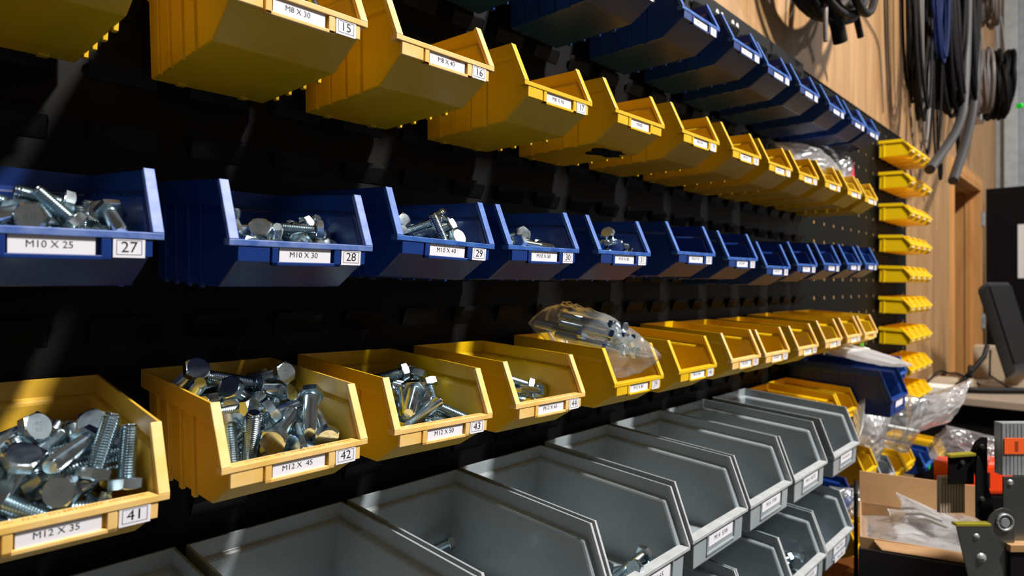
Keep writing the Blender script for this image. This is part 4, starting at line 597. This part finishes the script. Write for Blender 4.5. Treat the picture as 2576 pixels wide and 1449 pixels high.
bag('plastic_bag', (2.30, .680, .415), (.10, .0, .03), (0, .03, .075), (0, -.03, .008), 6, M_FILM, 'clear zip bag with a red part inside, under the last blue bins', BG, amp=.3)
mb = MB(); mb.cyl((2.36, .672, H+.392), (2.36, .66, H+.392), .030, n=24); tag(link('white_disc', mb, None, [M_WHITE]), 'pale disc inside the clear zip bag behind the red part', 'disc')
mb = MB(); mb.tube([(2.335, .652, H+.36), (2.375, .65, H+.375), (2.37, .65, H+.405), (2.40, .652, H+.425)], [.010, .013, .012, .009], 8); tag(link('red_clip', mb, None, [M_RED]), 'red plastic part inside the clear zip bag under the last blue bins', 'clip')
bag('plastic_bag', (2.245, .60, -.213), (.125, .0, -.012), (.01, -.135, -.03), (0, 0, .016), 8, M_FILM2, 'limp clear bag draped over the big dark blue bin', BG, amp=.5)
mb = MB(); mb.hexa([(2.16, .60, H-.205), (2.29, .57, H-.205), (2.33, .62, H-.197), (2.19, .66, H-.195), (2.16, .60, H-.201), (2.29, .57, H-.201), (2.33, .62, H-.193), (2.19, .66, H-.191)])
tag(link('white_paper', mb, None, [M_WHITE]), 'white sheet inside the limp bag over the big dark blue bin', 'paper')
mb = MB(); mb.box(2.84, 2.90, .745, .80, H-.27, H-.16); pk = link('green_packet', mb, None, [M_DARKP]); tag(pk, 'grey packet with a green front between the big blue bin and the small yellow bins', 'packet')
mb = MB(); mb.box(2.842, 2.898, .7435, .7447, H-.262, H-.215); link('green_front', mb, pk, [M_GREEN])
mb = MB(); mb.box(2.8385, 2.8397, .747, .798, H-.262, H-.215); link('green_side', mb, pk, [M_GREEN])
bag('plastic_bag', (2.53, .55, -.47), (.06, -.06, -.02), (.02, -.03, .095), (-.02, -.025, .006), 11, M_FILM, 'shiny crumpled clear bag with a bright seal strip over the low yellow bins', BG, amp=.55, freq=3.0)
bag('plastic_bag', (2.68, .455, -.435), (.05, -.065, .03), (.03, -.03, .075), (-.02, -.025, .01), 12, M_FILM2, 'large crumpled bag hanging in front of the lowest lemon yellow bins', BG, amp=.55, freq=3.0)
bag('plastic_bag', (2.45, .62, -.53), (.05, -.04, 0), (.02, -.02, .10), (-.02, -.025, 0), 13, M_FILM2, 'greyish bag between the last large grey bin and the low yellow bins', BG, amp=.7)
bag('plastic_bag', (2.80, .40, -.585), (.06, -.06, -.02), (.02, -.025, .06), (-.03, -.03, 0), 14, M_FILM, 'small twisted bag hanging over the low yellow bin farthest right', BG, amp=.9, freq=4.5)
bag('plastic_bag', (2.06, .545, -.40), (.11, .02, .045), (.005, -.01, .015), (0, -.008, 0), 15, M_FILM2, 'crumpled strip of film across the front of the big dark blue bin', BG, amp=.5, res=30)
bag('plastic_bag', (1.98, .575, -.63), (.05, -.03, -.01), (.01, -.02, .05), (-.02, -.02, 0), 16, M_FILM, 'clear bag tucked below the right end of the large grey row', BG, amp=.7)
mb = MB(); mb.tube([(2.47, .60, H-.475), (2.52, .545, H-.49), (2.575, .49, H-.505)], .006, 8); tag(link('seal_strip', mb, None, [M_WHITE]), 'bright straight seal strip on the shiny crumpled bag', 'strip')

# ---------------------------------------------------------------- cables on the wall
def coil(label, name, c, w_, h_, n, r, seed, m, depth=.06, jit=.12, ang=0, group='cables hanging on the wall', cat='cable', tail=None, par=None, npt=40):
    rn = random.Random(seed); mb = MB()
    for i in range(n):
        a0, b0 = w_/2*(1+rn.uniform(-jit, jit)), h_/2*(1+rn.uniform(-jit, jit)*.5); dx, dz, dy = rn.uniform(-jit, jit)*w_*.6, rn.uniform(-.5, .5)*jit*h_*.5, rn.uniform(-.5, .5)*depth
        ph = rn.uniform(0, 6); pts = []
        for k in range(npt):
            t = k*2*math.pi/npt; x = dx+a0*math.cos(t)*(1+.08*math.sin(2*t+ph)); z = dz+b0*math.sin(t); y = dy+depth*.25*math.sin(t+ph)
            pts.append((c[0]+x*math.cos(ang)-y*math.sin(ang), c[1]+x*math.sin(ang)+y*math.cos(ang), H+c[2]+z))
        mb.tube(pts, r*rn.uniform(.85, 1.15), 7, closed=True)
    return tag(link(name, mb.mesh(name, [m])), label, cat, group)
def tubething(name, pts, r, m, label, cat, group=None, n=10, smooth=3):
    P = [Vector(p)+Vector((0, 0, H)) for p in pts]; out = []
    for i in range(len(P)-1):
        p0, p1, p2, p3 = P[max(i-1, 0)], P[i], P[i+1], P[min(i+2, len(P)-1)]
        for k in range(smooth*2):
            t = k/(smooth*2); out.append(.5*((2*p1)+(-p0+p2)*t+(2*p0-5*p1+4*p2-p3)*t*t+(-p0+3*p1-3*p2+p3)*t*t*t))
    out.append(P[-1]); mb = MB(); mb.tube(out, r, n); return tag(link(name, mb.mesh(name, [m])), label, cat, group)
mb = MB(); mb.cyl((3.3, .70, H+2.42), (6.2, .70, H+2.42), .014)
rail = link('hanging_rail', mb, None, [M_STEEL]); tag(rail, 'steel rail on the timber wall from which the cables hang', 'rail')
for x in (3.35, 4.7, 6.1): mb = MB(); mb.box(x-.012, x+.012, .69, YW, H+2.40, H+2.44); link('rail_bracket', mb, rail, [M_STEEL])
coil('loose bundle of thin black cable loops, leftmost of the hanging cables', 'cable_coil', (3.72, .70, 1.66), .34, 1.5, 14, .007, 1, M_CABLE, jit=.16)
coil('grey brown cable loop sagging lowest beside the leftmost bundle', 'cable_coil', (3.86, .71, 1.58), .34, 1.66, 3, .006, 2, M_CABGREY, jit=.1)
coil('blue cable hank between the black ones', 'cable_coil', (3.90, .66, 1.82), .17, 1.18, 9, .0085, 3, M_BLUECAB, jit=.2)
coil('thick black cable bundle in the middle of the hanging cables', 'cable_coil', (4.40, .69, 1.77), .40, 1.32, 60, .011, 4, M_CABLE, jit=.26, depth=.1)
coil('black cable bundle between the two thick grey hoses', 'cable_coil', (4.88, .68, 1.86), .30, 1.26, 44, .011, 5, M_CABLE, jit=.26, depth=.1)
coil('thin black cable loop hanging in front of the plywood below the middle bundle', 'cable_coil', (4.13, .72, 1.54), .12, 1.6, 2, .006, 6, M_CABLE, jit=.1)
HG = 'thick hoses hanging on the wall'
tubething('rubber_hose', [(4.60, .62, 2.42), (4.58, .62, 1.75), (4.50, .62, 1.22), (4.28, .62, .90), (3.50, .62, .545)], .023, M_HOSE, 'thick grey hose, the left one, its cut end above the lemon yellow bins', 'hose', HG)
tubething('rubber_hose', [(5.22, .66, 2.42), (5.24, .66, 1.75), (5.16, .66, 1.30), (4.90, .66, .98), (4.36, .66, .60)], .026, M_HOSE, 'thick grey hose, the right one, ending beside the door head', 'hose', HG)
tubething('thin_cable', [(4.32, .73, 2.42), (4.34, .73, 1.3), (4.33, .73, .9), (4.40, .73, .64), (4.46, .73, .66), (4.45, .73, .72)], .007, M_CABLE, 'thin black cable with a hooked end between the two hoses', 'cable', 'single cables on the wall')
tubething('thin_cable', [(5.10, .74, 2.42), (5.12, .74, 1.4), (5.05, .74, 1.05), (5.12, .74, .80)], .012, M_CABLE, 'black cable end hanging just beside the right hose', 'cable', 'single cables on the wall')
tubething('thin_cable', [(3.95, .80, .75), (4.02, .80, .62), (4.12, .80, .56), (4.22, .80, .60), (4.26, .80, .70)], .005, M_CABGREY, 'thin wire loop low on the plywood below the left hose', 'cable', 'single cables on the wall')
RING = []
RING.append(coil('grey cable ring hanging near the steel cladding, left of the mixed bundle', 'cable_coil', (5.58, .66, 1.45), .30, .42, 8, .010, 8, M_CABGREY, jit=.12, ang=.2))
RING.append(coil('black cable ring bundled with ties near the steel cladding', 'cable_coil', (5.80, .60, 1.46), .26, .44, 26, .011, 9, M_CABLE, jit=.22, ang=.3, depth=.1))
RING.append(coil('yellow green wire wound around the black cable ring', 'cable_coil', (5.90, .57, 1.50), .16, .36, 2, .006, 10, M_GRNYEL, jit=.2, ang=.5))
coil('dark grey cable coil at the top right picture edge', 'cable_coil', (5.66, .66, 2.15), .34, .52, 14, .010, 11, M_CABGREY, jit=.25, ang=.2, depth=.1)
for i, (x, y, z0) in enumerate(((5.58, .66, 1.65), (5.80, .60, 1.67), (5.90, .57, 1.67))):
    o_ = tubething('hanging_cord', [(x, y, z0), (x-.01, y+.03, 2.0), (x, .70, 2.42)], .004, M_CABGREY, 'thin hanging cord', None); o_.parent = RING[i]
mb = MB(); mb.cyl((5.965, .50, H+1.325), (5.99, .49, H+1.33), .020, n=14); tag(link('green_plug', mb, None, [M_GREENDOT]), 'small bright green plug on the black cable ring', 'plug')
mb = MB(); mb.box(5.66, 5.92, .70, YW, H+1.22, H+1.30); tag(link('mounting_plate', mb, None, [M_WHITE]), 'pale mounting plate under the cable rings beside the steel cladding', 'plate')
# things hanging above the panel
coil('black hose coil hanging above the bins, only its lowest loops in the picture', 'hose_coil', (2.35, .70, 1.33), .68, .74, 12, .014, 21, M_BLACK, jit=.22, depth=.1, group='hose and tools above the panel')
mb = MB(); mb.cyl((2.35, .70, H+1.69), (2.35, YW, H+1.70), .01); mb.cyl((2.35, .70, H+1.69), (2.35, .69, H+1.74), .01); tag(link('wall_hook', mb, None, [M_STEEL]), 'steel hook carrying the black hose coil', 'hook')
tubething('hose_end', [(2.33, .70, 1.15), (2.31, .70, 1.0), (2.40, .70, .92), (2.44, .70, .865)], .024, M_BLACK, 'thick black hose end hanging below the coil above the panel', 'hose', 'hose and tools above the panel')
tubething('cable_end', [(2.27, .68, 1.2), (2.25, .68, 1.0), (2.215, .68, .90), (2.215, .68, .80)], .0075, M_CABGREY, 'thin grey cable end left of the thick black hose end', 'cable', 'hose and tools above the panel')
tubething('black_rod', [(2.54, .70, 1.22), (2.60, .70, 1.06), (2.69, .70, .955)], .012, M_BLACK, 'slim black rod right of the black hose end', 'rod', 'hose and tools above the panel')
mb = MB(); mb.cyl((2.43, .69, H+1.01), (2.50, .69, H+1.00), .03, .024, n=14); tag(link('metal_fitting', mb, None, [M_STEEL]), 'silver metal fitting between the hose end and the slim black rod', 'fitting')
tubething('wall_wire', [(2.95, .824, 1.30), (3.18, .824, 1.245), (3.45, .824, 1.185), (3.52, .824, 1.05), (3.56, .824, .86)], .003, M_CABGREY, 'thin wire running down the plywood towards the cables', 'wire')

# ---------------------------------------------------------------- desk with the screen
DT = H-.60
desk = thing('desk', 'desk with a beige top and dark end panel past the bins', 'desk', (4.55, .2, 0))
def sub(name, mb, m, par, loc=None):
    o = link(name, mb, None, [m]); o.parent = par; o.matrix_parent_inverse = Matrix.Translation(par.location).inverted() if par.location.length else Matrix(); return o
mb = MB(); mb.box(4.14, 5.32, -.9, .80, DT-.035, DT); sub('desk_top', mb, M_DESK, desk)
mb = MB(); mb.box(4.20, 4.23, -.85, .78, .02, DT-.036); sub('end_panel', mb, M_DOOR, desk)
mb = MB(); mb.box(4.86, 4.89, -.85, .78, .02, DT-.036); sub('end_panel', mb, M_DOOR, desk)
rv, fv = Vector((.687, -.727, 0)), Vector((.727, .687, 0)); zv = Vector((0, 0, 1))
mon = thing('monitor', 'black screen leaning on a stand, seen from the side on the desk', 'monitor', (4.48, .48, DT))
T = Vector((4.465, .52, H+.032)); a_ = rv*.165-zv*.52; b_ = rv*.29+fv*.2; c_ = -rv*.045-zv*.05+fv*.02
def hexbox(o_, A, B, C): return [o_+A, o_+A+B, o_+A+B+C, o_+A+C, o_, o_+B, o_+B+C, o_+C]
mb = MB(); mb.hexa(hexbox(T, a_, b_, c_)); me = bake(fix_normals(mb.mesh('screen_housing', [M_DARKP])), [('BEVEL', dict(width=.02, segments=3))]); s_ = sub('screen_housing', MB(), M_DARKP, mon); s_.data = me
mb = MB(); mb.hexa(hexbox(T+a_*.06+b_*.04-c_*.02-fv*.004, a_*.86, b_*.92, -c_*.03)); sub('screen_back', mb, M_BLACK, mon)
mb = MB(); mb.tube([Vector((4.36, .64, DT+.03)), Vector((4.39, .60, DT+.09)), Vector((4.46, .53, DT+.20)), Vector((4.50, .52, DT+.26))], .013, 8); sub('stand_arm', mb, M_BLACK, mon)
mb = MB(); mb.tube([Vector((4.36, .64, DT+.045)), Vector((4.33, .60, DT+.02)), Vector((4.40, .50, DT+.018)), Vector((4.52, .36, DT+.018)), Vector((4.62, .24, DT+.018))], .018, 8); sub('stand_foot', mb, M_BLACK, mon)
mb = MB(); mb.tube([Vector((4.45, .50, DT+.24)), Vector((4.42, .50, DT+.10)), Vector((4.50, .42, DT+.03)), Vector((4.60, .30, DT+.02))], .006, 7); sub('screen_lead', mb, M_BLACK, mon)
mb = MB(); mb.box(5.08, 5.24, .46, .66, DT, DT+.21); tag(link('beige_box', mb, None, [M_BEIGE]), 'beige box at the back of the desk beside the door frame', 'box')
mb = MB(); mb.prism([(4.90, DT), (5.06, DT), (5.06, DT+.03), (4.98, DT+.12), (4.90, DT+.12)], .30, .48); tag(link('grey_terminal', mb, None, [M_BEIGE]), 'greyish wedge shaped machine behind the leaning screen', 'terminal')
mb = MB(); mb.box(4.17, 4.34, .63, .775, DT+.001, DT+.04); tag(link('white_box', mb, None, [M_WHITE]), 'flat white box on the near corner of the desk top', 'box')
mb = MB(); mb.prism([(4.38, DT), (4.60, DT), (4.56, DT+.05), (4.46, DT+.07), (4.40, DT+.05)], .58, .79); tag(link('paper_pile', mb, None, [M_BEIGE]), 'low pile of brownish papers on the desk against the wall', 'papers')
tubething('power_lead', [(4.36, .80, -.575), (4.43, .74, -.50), (4.48, .70, -.512), (4.55, .66, -.52), (4.64, .57, -.585)], .006, M_BLACK, 'black lead looping over the papers on the desk', 'cable', 'single cables on the wall')
mb = MB(); mb.tube([Vector((4.40+.03*math.cos(t), .585, DT+.115+.03*math.sin(t))) for t in [i*.5236 for i in range(12)]], .011, 7, closed=True)
tag(link('cable_plug', mb, None, [M_BLACK]), 'round black plug of cable in front of the stand of the screen', 'plug')

# ---------------------------------------------------------------- carton, crate and trolley (nearer the camera than the wall)
def frame(o, yaw): return Matrix.Translation(o) @ Matrix.Rotation(yaw, 4, 'Z')
CF = frame((1.93, .36, H-.580), math.atan2(-.966, .259))          # x to the right along the carton, -y towards the camera
def boxm(mb, x0, x1, y0, y1, z0, z1, mi=0): mb.box(x0, x1, y0, y1, z0, z1, mi)
def placed(name, mb, m, M, label=None, cat=None, group=None, par=None):
    o = link(name, mb, par, m if isinstance(m, list) else [m])
    if par is None: o.matrix_world = M
    if label: tag(o, label, cat, group)
    return o
car = thing('cardboard_box', 'open cardboard box full of plastic bags below the low bins', 'box', (0, 0, 0)); car.matrix_world = CF @ Matrix.Translation((0, -.1, -.11))
CI = Matrix.Translation((0, .1, .11))
def cpart(name, mb, m): o = link(name, mb, car, [m]); o.matrix_local = CI; return o
W2, t = .142, .004
mb = MB(); mb.box(-W2, W2, -.19, 0, -.11, -.106); mb.box(-W2, W2, -t, 0, -.106, 0); mb.hexa([(-W2,-.19,-.106),(-W2+t,-.19,-.106),(-W2+t,-t,-.106),(-W2,-t,-.106),(-W2,-.19,-.03),(-W2+t,-.19,-.03),(-W2+t,-t,0),(-W2,-t,0)]); mb.hexa([(W2-t,-.19,-.106),(W2,-.19,-.106),(W2,-t,-.106),(W2-t,-t,-.106),(W2-t,-.19,-.03),(W2,-.19,-.03),(W2,-t,0),(W2-t,-t,0)]); mb.box(-W2+t, W2-t, -.19, -.19+t, -.106, -.030)
cpart('carton_body', mb, M_CARD)
mb = MB(); mb.hexa([(-W2, -.001, .001), (W2, -.001, .001), (W2, .003, .001), (-W2, .003, .001), (-W2, .014, .078), (W2-.002, .014, .074), (W2-.002, .018, .074), (-W2, .018, .078)]); cpart('back_flap', mb, M_CARD)
mb = MB(); mb.hexa([(-W2+.03, -.194, -.034), (W2, -.194, -.030), (W2, -.189, -.028), (-W2+.03, -.189, -.032), (-W2+.045, -.212, -.046), (W2, -.212, -.043), (W2, -.209, -.040), (-W2+.045, -.209, -.043)]); cpart('front_flap', mb, M_CARD)
BGI = 'plastic bags in the cardboard box'
def cbag(c, u, v, w_, seed, m, label, amp):
    q = CF.to_quaternion(); p = CF @ Vector(c)-Vector((0, 0, H)); return bag('plastic_bag', p, q @ Vector(u), q @ Vector(v), q @ Vector(w_), seed, m, label, BGI, amp)
cbag((-.01, -.10, -.042), (.128, 0, .0), (0, .085, .010), (0, 0, .020), 31, M_FILM2, 'flat milky zip bag spread across the whole cardboard box', .35)
cbag((.03, -.07, -.018), (.10, .02, .0), (-.01, .06, .016), (0, 0, .012), 32, M_FILM2, 'zip bag with a printed slip near the cardboard box\'s back', .4)
cbag((.035, -.10, .005), (.085, -.04, -.022), (-.012, -.02, .032), (0, -.014, .006), 33, M_FILM2, 'glossy bright bag standing up in the middle of the cardboard box', .7)
cbag((.085, -.10, -.01), (.032, -.06, .0), (.02, .02, .02), (0, -.01, .012), 34, M_FILM, 'clear bag at the right side of the cardboard box by the brackets', .6)
mb = MB(); mb.box(-.03, .02, -.022, .022, 0, .0008); v_, f_ = text_mesh('P120', .012); mb.add([(x-.012, y+.01, .0011) for x, y, _ in v_], f_, 1)
placed('printed_slip', mb, [M_PAPER, M_INK], CF @ Matrix.Translation((-.005, -.075, .004)) @ Matrix.Rotation(.35, 4, 'Z') @ Matrix.Rotation(.15, 4, 'X'), 'white printed slip inside a zip bag in the cardboard box', 'paper')
for i in range(3):
    mb = MB(); mb.tube([(0, 0, 0), (.035, -.012, .010), (.075, -.03, .004)], [.004, .005, .003], 7)
    placed('seal_strip', mb, M_WHITE, CF @ Matrix.Translation((-.05+.008*i, -.07-.014*i, .018-.009*i)), '%s of the three bright bag seals in the cardboard box' % ('upper', 'middle', 'lower')[i], 'strip', 'bag seals in the cardboard box')
# black crate carrying the carton
mb = MB(); mb.box(-.145, .20, -.215, .03, -.42, -.113); me = bake(fix_normals(mb.mesh('crate_body', [M_DARKP])), [('BEVEL', dict(width=.02, segments=3))])
cr = thing('tool_crate', 'black tool crate under the cardboard box', 'crate'); cr.matrix_world = CF
link('crate_body', me, cr)
mb = MB(); mb.box(-.145, .20, -.220, -.214, -.16, -.0485); link('front_wall', mb, cr, [M_DARKP])
mb = MB(); mb.box(-.156, -.146, -.10, .03, -.20, .05); link('side_wall', bake(fix_normals(mb.mesh('side_wall', [M_BLACK])), [('BEVEL', dict(width=.005, segments=2))]), cr)
mb = MB(); mb.tube([(.02, -.215, -.15), (.03, -.228, -.145), (.07, -.228, -.145), (.08, -.215, -.15)], .006, 8); link('handle', mb, cr, [M_STEEL])
mb = MB(); mb.box(-.13, -.085, -.29, -.24, -.19, -.165); placed('blue_box', mb, M_BLUE, CF, 'small blue box at the bottom picture edge under the cardboard box', 'box')
mb = MB(); mb.box(-.065, .03, -.29, -.24, -.19, -.165, 0)
for i in range(4): mb.box(-.058+i*.022, -.047+i*.022, -.2906, -.24, -.1895, -.1645, 1)
placed('striped_packet', mb, [M_PURPLE, M_WHITE], CF, 'purple and white striped packet at the bottom picture edge', 'packet')
mb = MB(); mb.box(-.145, .05, -.30, -.222, -.42, -.1905); placed('black_tray', mb, M_BLACK, CF, 'black tray in front of the crate carrying the small packets', 'tray')
tr = thing('trolley', 'black workshop trolley standing before the far bins', 'trolley'); tr.matrix_world = CF
ZD = -(H-.580)
def tpart(name, mb, m): return link(name, mb, tr, [m])
mb = MB(); mb.box(-.16, .45, -.95, .10, -.445, -.42); tpart('top_deck', mb, M_BLACK)
mb = MB(); mb.box(-.16, .45, -.95, .10, ZD+.15, ZD+.17); tpart('lower_deck', mb, M_BLACK)
for x in (-.14, .43):
    for y in (-.93, .08): mb = MB(); mb.box(x-.015, x+.015, y-.015, y+.015, ZD+.09, -.445); tpart('post', mb, M_BLACK); mb = MB(); mb.cyl((x-.02, y, ZD+.045), (x+.02, y, ZD+.045), .045, n=20); tpart('castor', mb, M_BLACK)
# orange case behind
OF = frame((2.803, .373, H-.655), math.atan2(-.727, .687))
oc = thing('tool_case', 'bright orange tool case with black trim behind the cardboard box', 'case'); oc.matrix_world = OF
mb = MB(); mb.box(-.10, .13, -.04, .06, -.09, .03); link('case_shell', bake(fix_normals(mb.mesh('case_shell', [M_ORANGE])), [('BEVEL', dict(width=.018, segments=3))]), oc)
mb = MB(); mb.box(-.005, .035, -.048, -.03, -.06, -.005); link('latch', mb, oc, [M_BLACK])
mb = MB(); mb.box(-.13, .16, -.05, .08, -(H-.66), -.091); placed('black_cabinet', mb, M_DOOR, OF, 'low black cabinet under the orange tool case', 'cabinet')

# ---------------------------------------------------------------- steel brackets at the right edge
BF = Matrix.Translation((1.568, .233, H-.492)) @ Matrix.Rotation(math.atan2(-.727, .687), 4, 'Z')      # x right, z up, -y towards the camera
S_ = .0008125
def P2(pts): return [((x)*S_, -(y)*S_) for x, y in pts]
def bracket(name, label): o = thing(name, label, 'bracket', group='steel brackets'); o.matrix_world = BF; return o
br1 = bracket('steel_bracket', 'front zinc steel bracket with two rivets and a round eye at the bottom right')
def bp(par, name, mb, m):
    me = bake(fix_normals(mb.mesh(name, [m])), [('BEVEL', dict(width=.0008, segments=2, limit_method='ANGLE', angle_limit=.5))]); return link(name, me, par)
mb = MB(); mb.prism(P2([(0, 0), (86, -8), (104, 70), (155, 260), (62, 260)]), -.0015, .0015); bp(br1, 'front_plate', mb, M_BRKT)
mb = MB(); mb.box(0, .071, -.002, .014, .001, .0065); o_ = bp(br1, 'top_flange', mb, M_BRKED); o_['label'] = 'yellowish top flange'
ear = [(88, 2), (98, -22), (112, -36), (130, -42), (148, -37), (160, -22), (164, 0), (160, 40), (148, 110), (134, 200), (120, 240), (108, 180)]
mb = MB(); mb.prism(P2(ear), .012, .016); bp(br1, 'eye_plate', mb, M_BRKT)
mb = MB(); cx, cz = 133*S_, 6*S_
mb.tube([Vector((cx+.016*math.cos(i*.3927), .010, cz+.016*math.sin(i*.3927))) for i in range(16)], .0028, 8, closed=True); mb.cyl((cx, .013, cz), (cx, .008, cz), .011, .009, n=20); bp(br1, 'eye_ring', mb, M_STEEL)
for (x, y, r) in ((50, 24, .0065), (62, 78, .0105)):
    mb = MB()
    for k in range(4): mb.cyl((x*S_, -.0015-r*.16*k, -y*S_), (x*S_, -.0015-r*.16*(k+1), -y*S_), r*(1, .93, .78, .5)[k], r*(.93, .78, .5, .1)[k], n=18, cap=False)
    link('rivet', mb, br1, [M_STEEL])
br2 = bracket('steel_bracket', 'dark folded steel bracket with a yellowish top edge behind the front one')
mb = MB(); mb.box(.026, .081, .06, .063, .068, .13); bp(br2, 'upper_plate', mb, M_DOOR)
mb = MB(); mb.hexa([(.026, .054, .126), (.081, .054, .130), (.081, .072, .130), (.026, .072, .126), (.026, .054, .132), (.081, .054, .136), (.081, .072, .136), (.026, .072, .132)]); bp(br2, 'top_edge', mb, M_BRKED)
mb = MB()
for i in range(9): x = .020+i*.0062; mb.box(x, x+.0045, .078, .083, .0, .078)
mb.box(.018, .078, .083, .086, 0, .080); bp(br2, 'ribbed_web', mb, M_BEIGE)
mb = MB(); mb.prism([(.081, .13), (.086, .13), (.115, .03), (.112, -.02), (.078, .0), (.078, .12)], .05, .054); bp(br2, 'side_plate', mb, M_BLACK)
mb = MB(); mb.prism([(.082, .125), (.095, .155), (.108, .165), (.121, .165), (.121, .06), (.112, .03)], .075, .079); bp(br2, 'gusset', mb, M_DOOR)
for (x, y, z) in ((.054, .058, .116), (.1085, .073, .145), (.09, .048, .04)):
    mb = MB(); mb.cyl((x, y+.002, z), (x, y-.003, z), .0055, .004, n=14); link('rivet', mb, br2, [M_BRKT])
gb = thing('galvanised_box', 'ribbed galvanised box with an orange label at the right picture edge', 'box'); gb.matrix_world = BF
mb = MB()
for i in range(14): x = .119+i*.008; mb.box(x, x+.0062, .03, .034, .096, .2045)
mb.box(.118, .24, .034, .052, .096, .205); link('ribbed_body', mb, gb, [M_STEEL])
mb = MB(); mb.box(.1215, .175, .0282, .0296, .141, .174); v_, f_ = text_mesh('VORSICHT' if False else 'IIIIIIII', .011); mb.add([(.146+y_*1.0, .0279, .157+x_) for x_, y_, _ in v_], f_, 1)
link('orange_label', mb, gb, [M_LABOR, M_INK])
sp = thing('steel_plate', 'blue grey steel plate with a rivet under the galvanised box', 'plate'); sp.matrix_world = BF
mb = MB(); mb.box(.116, .24, .024, .0275, -.038, .0945); link('plate_body', mb, sp, [M_BRKT])
mb = MB(); mb.cyl((.130, .024, .083), (.130, .0205, .083), .0065, .004, n=14); link('rivet', mb, sp, [M_STEEL])
mb = MB(); mb.box(.112, .24, .0, .05, -.052, -.0385); placed('wooden_strip', mb, M_CARD, BF, 'light wooden strip under the blue grey steel plate', 'strip')
mb = MB(); mb.box(.115, .20, .004, .04, -.215, -.0525); mb.box(.0, .20, -.02, .03, -.508, -.2155); placed('black_stand', mb, M_BLACK, BF, 'black stand carrying the brackets at the right edge', 'stand')
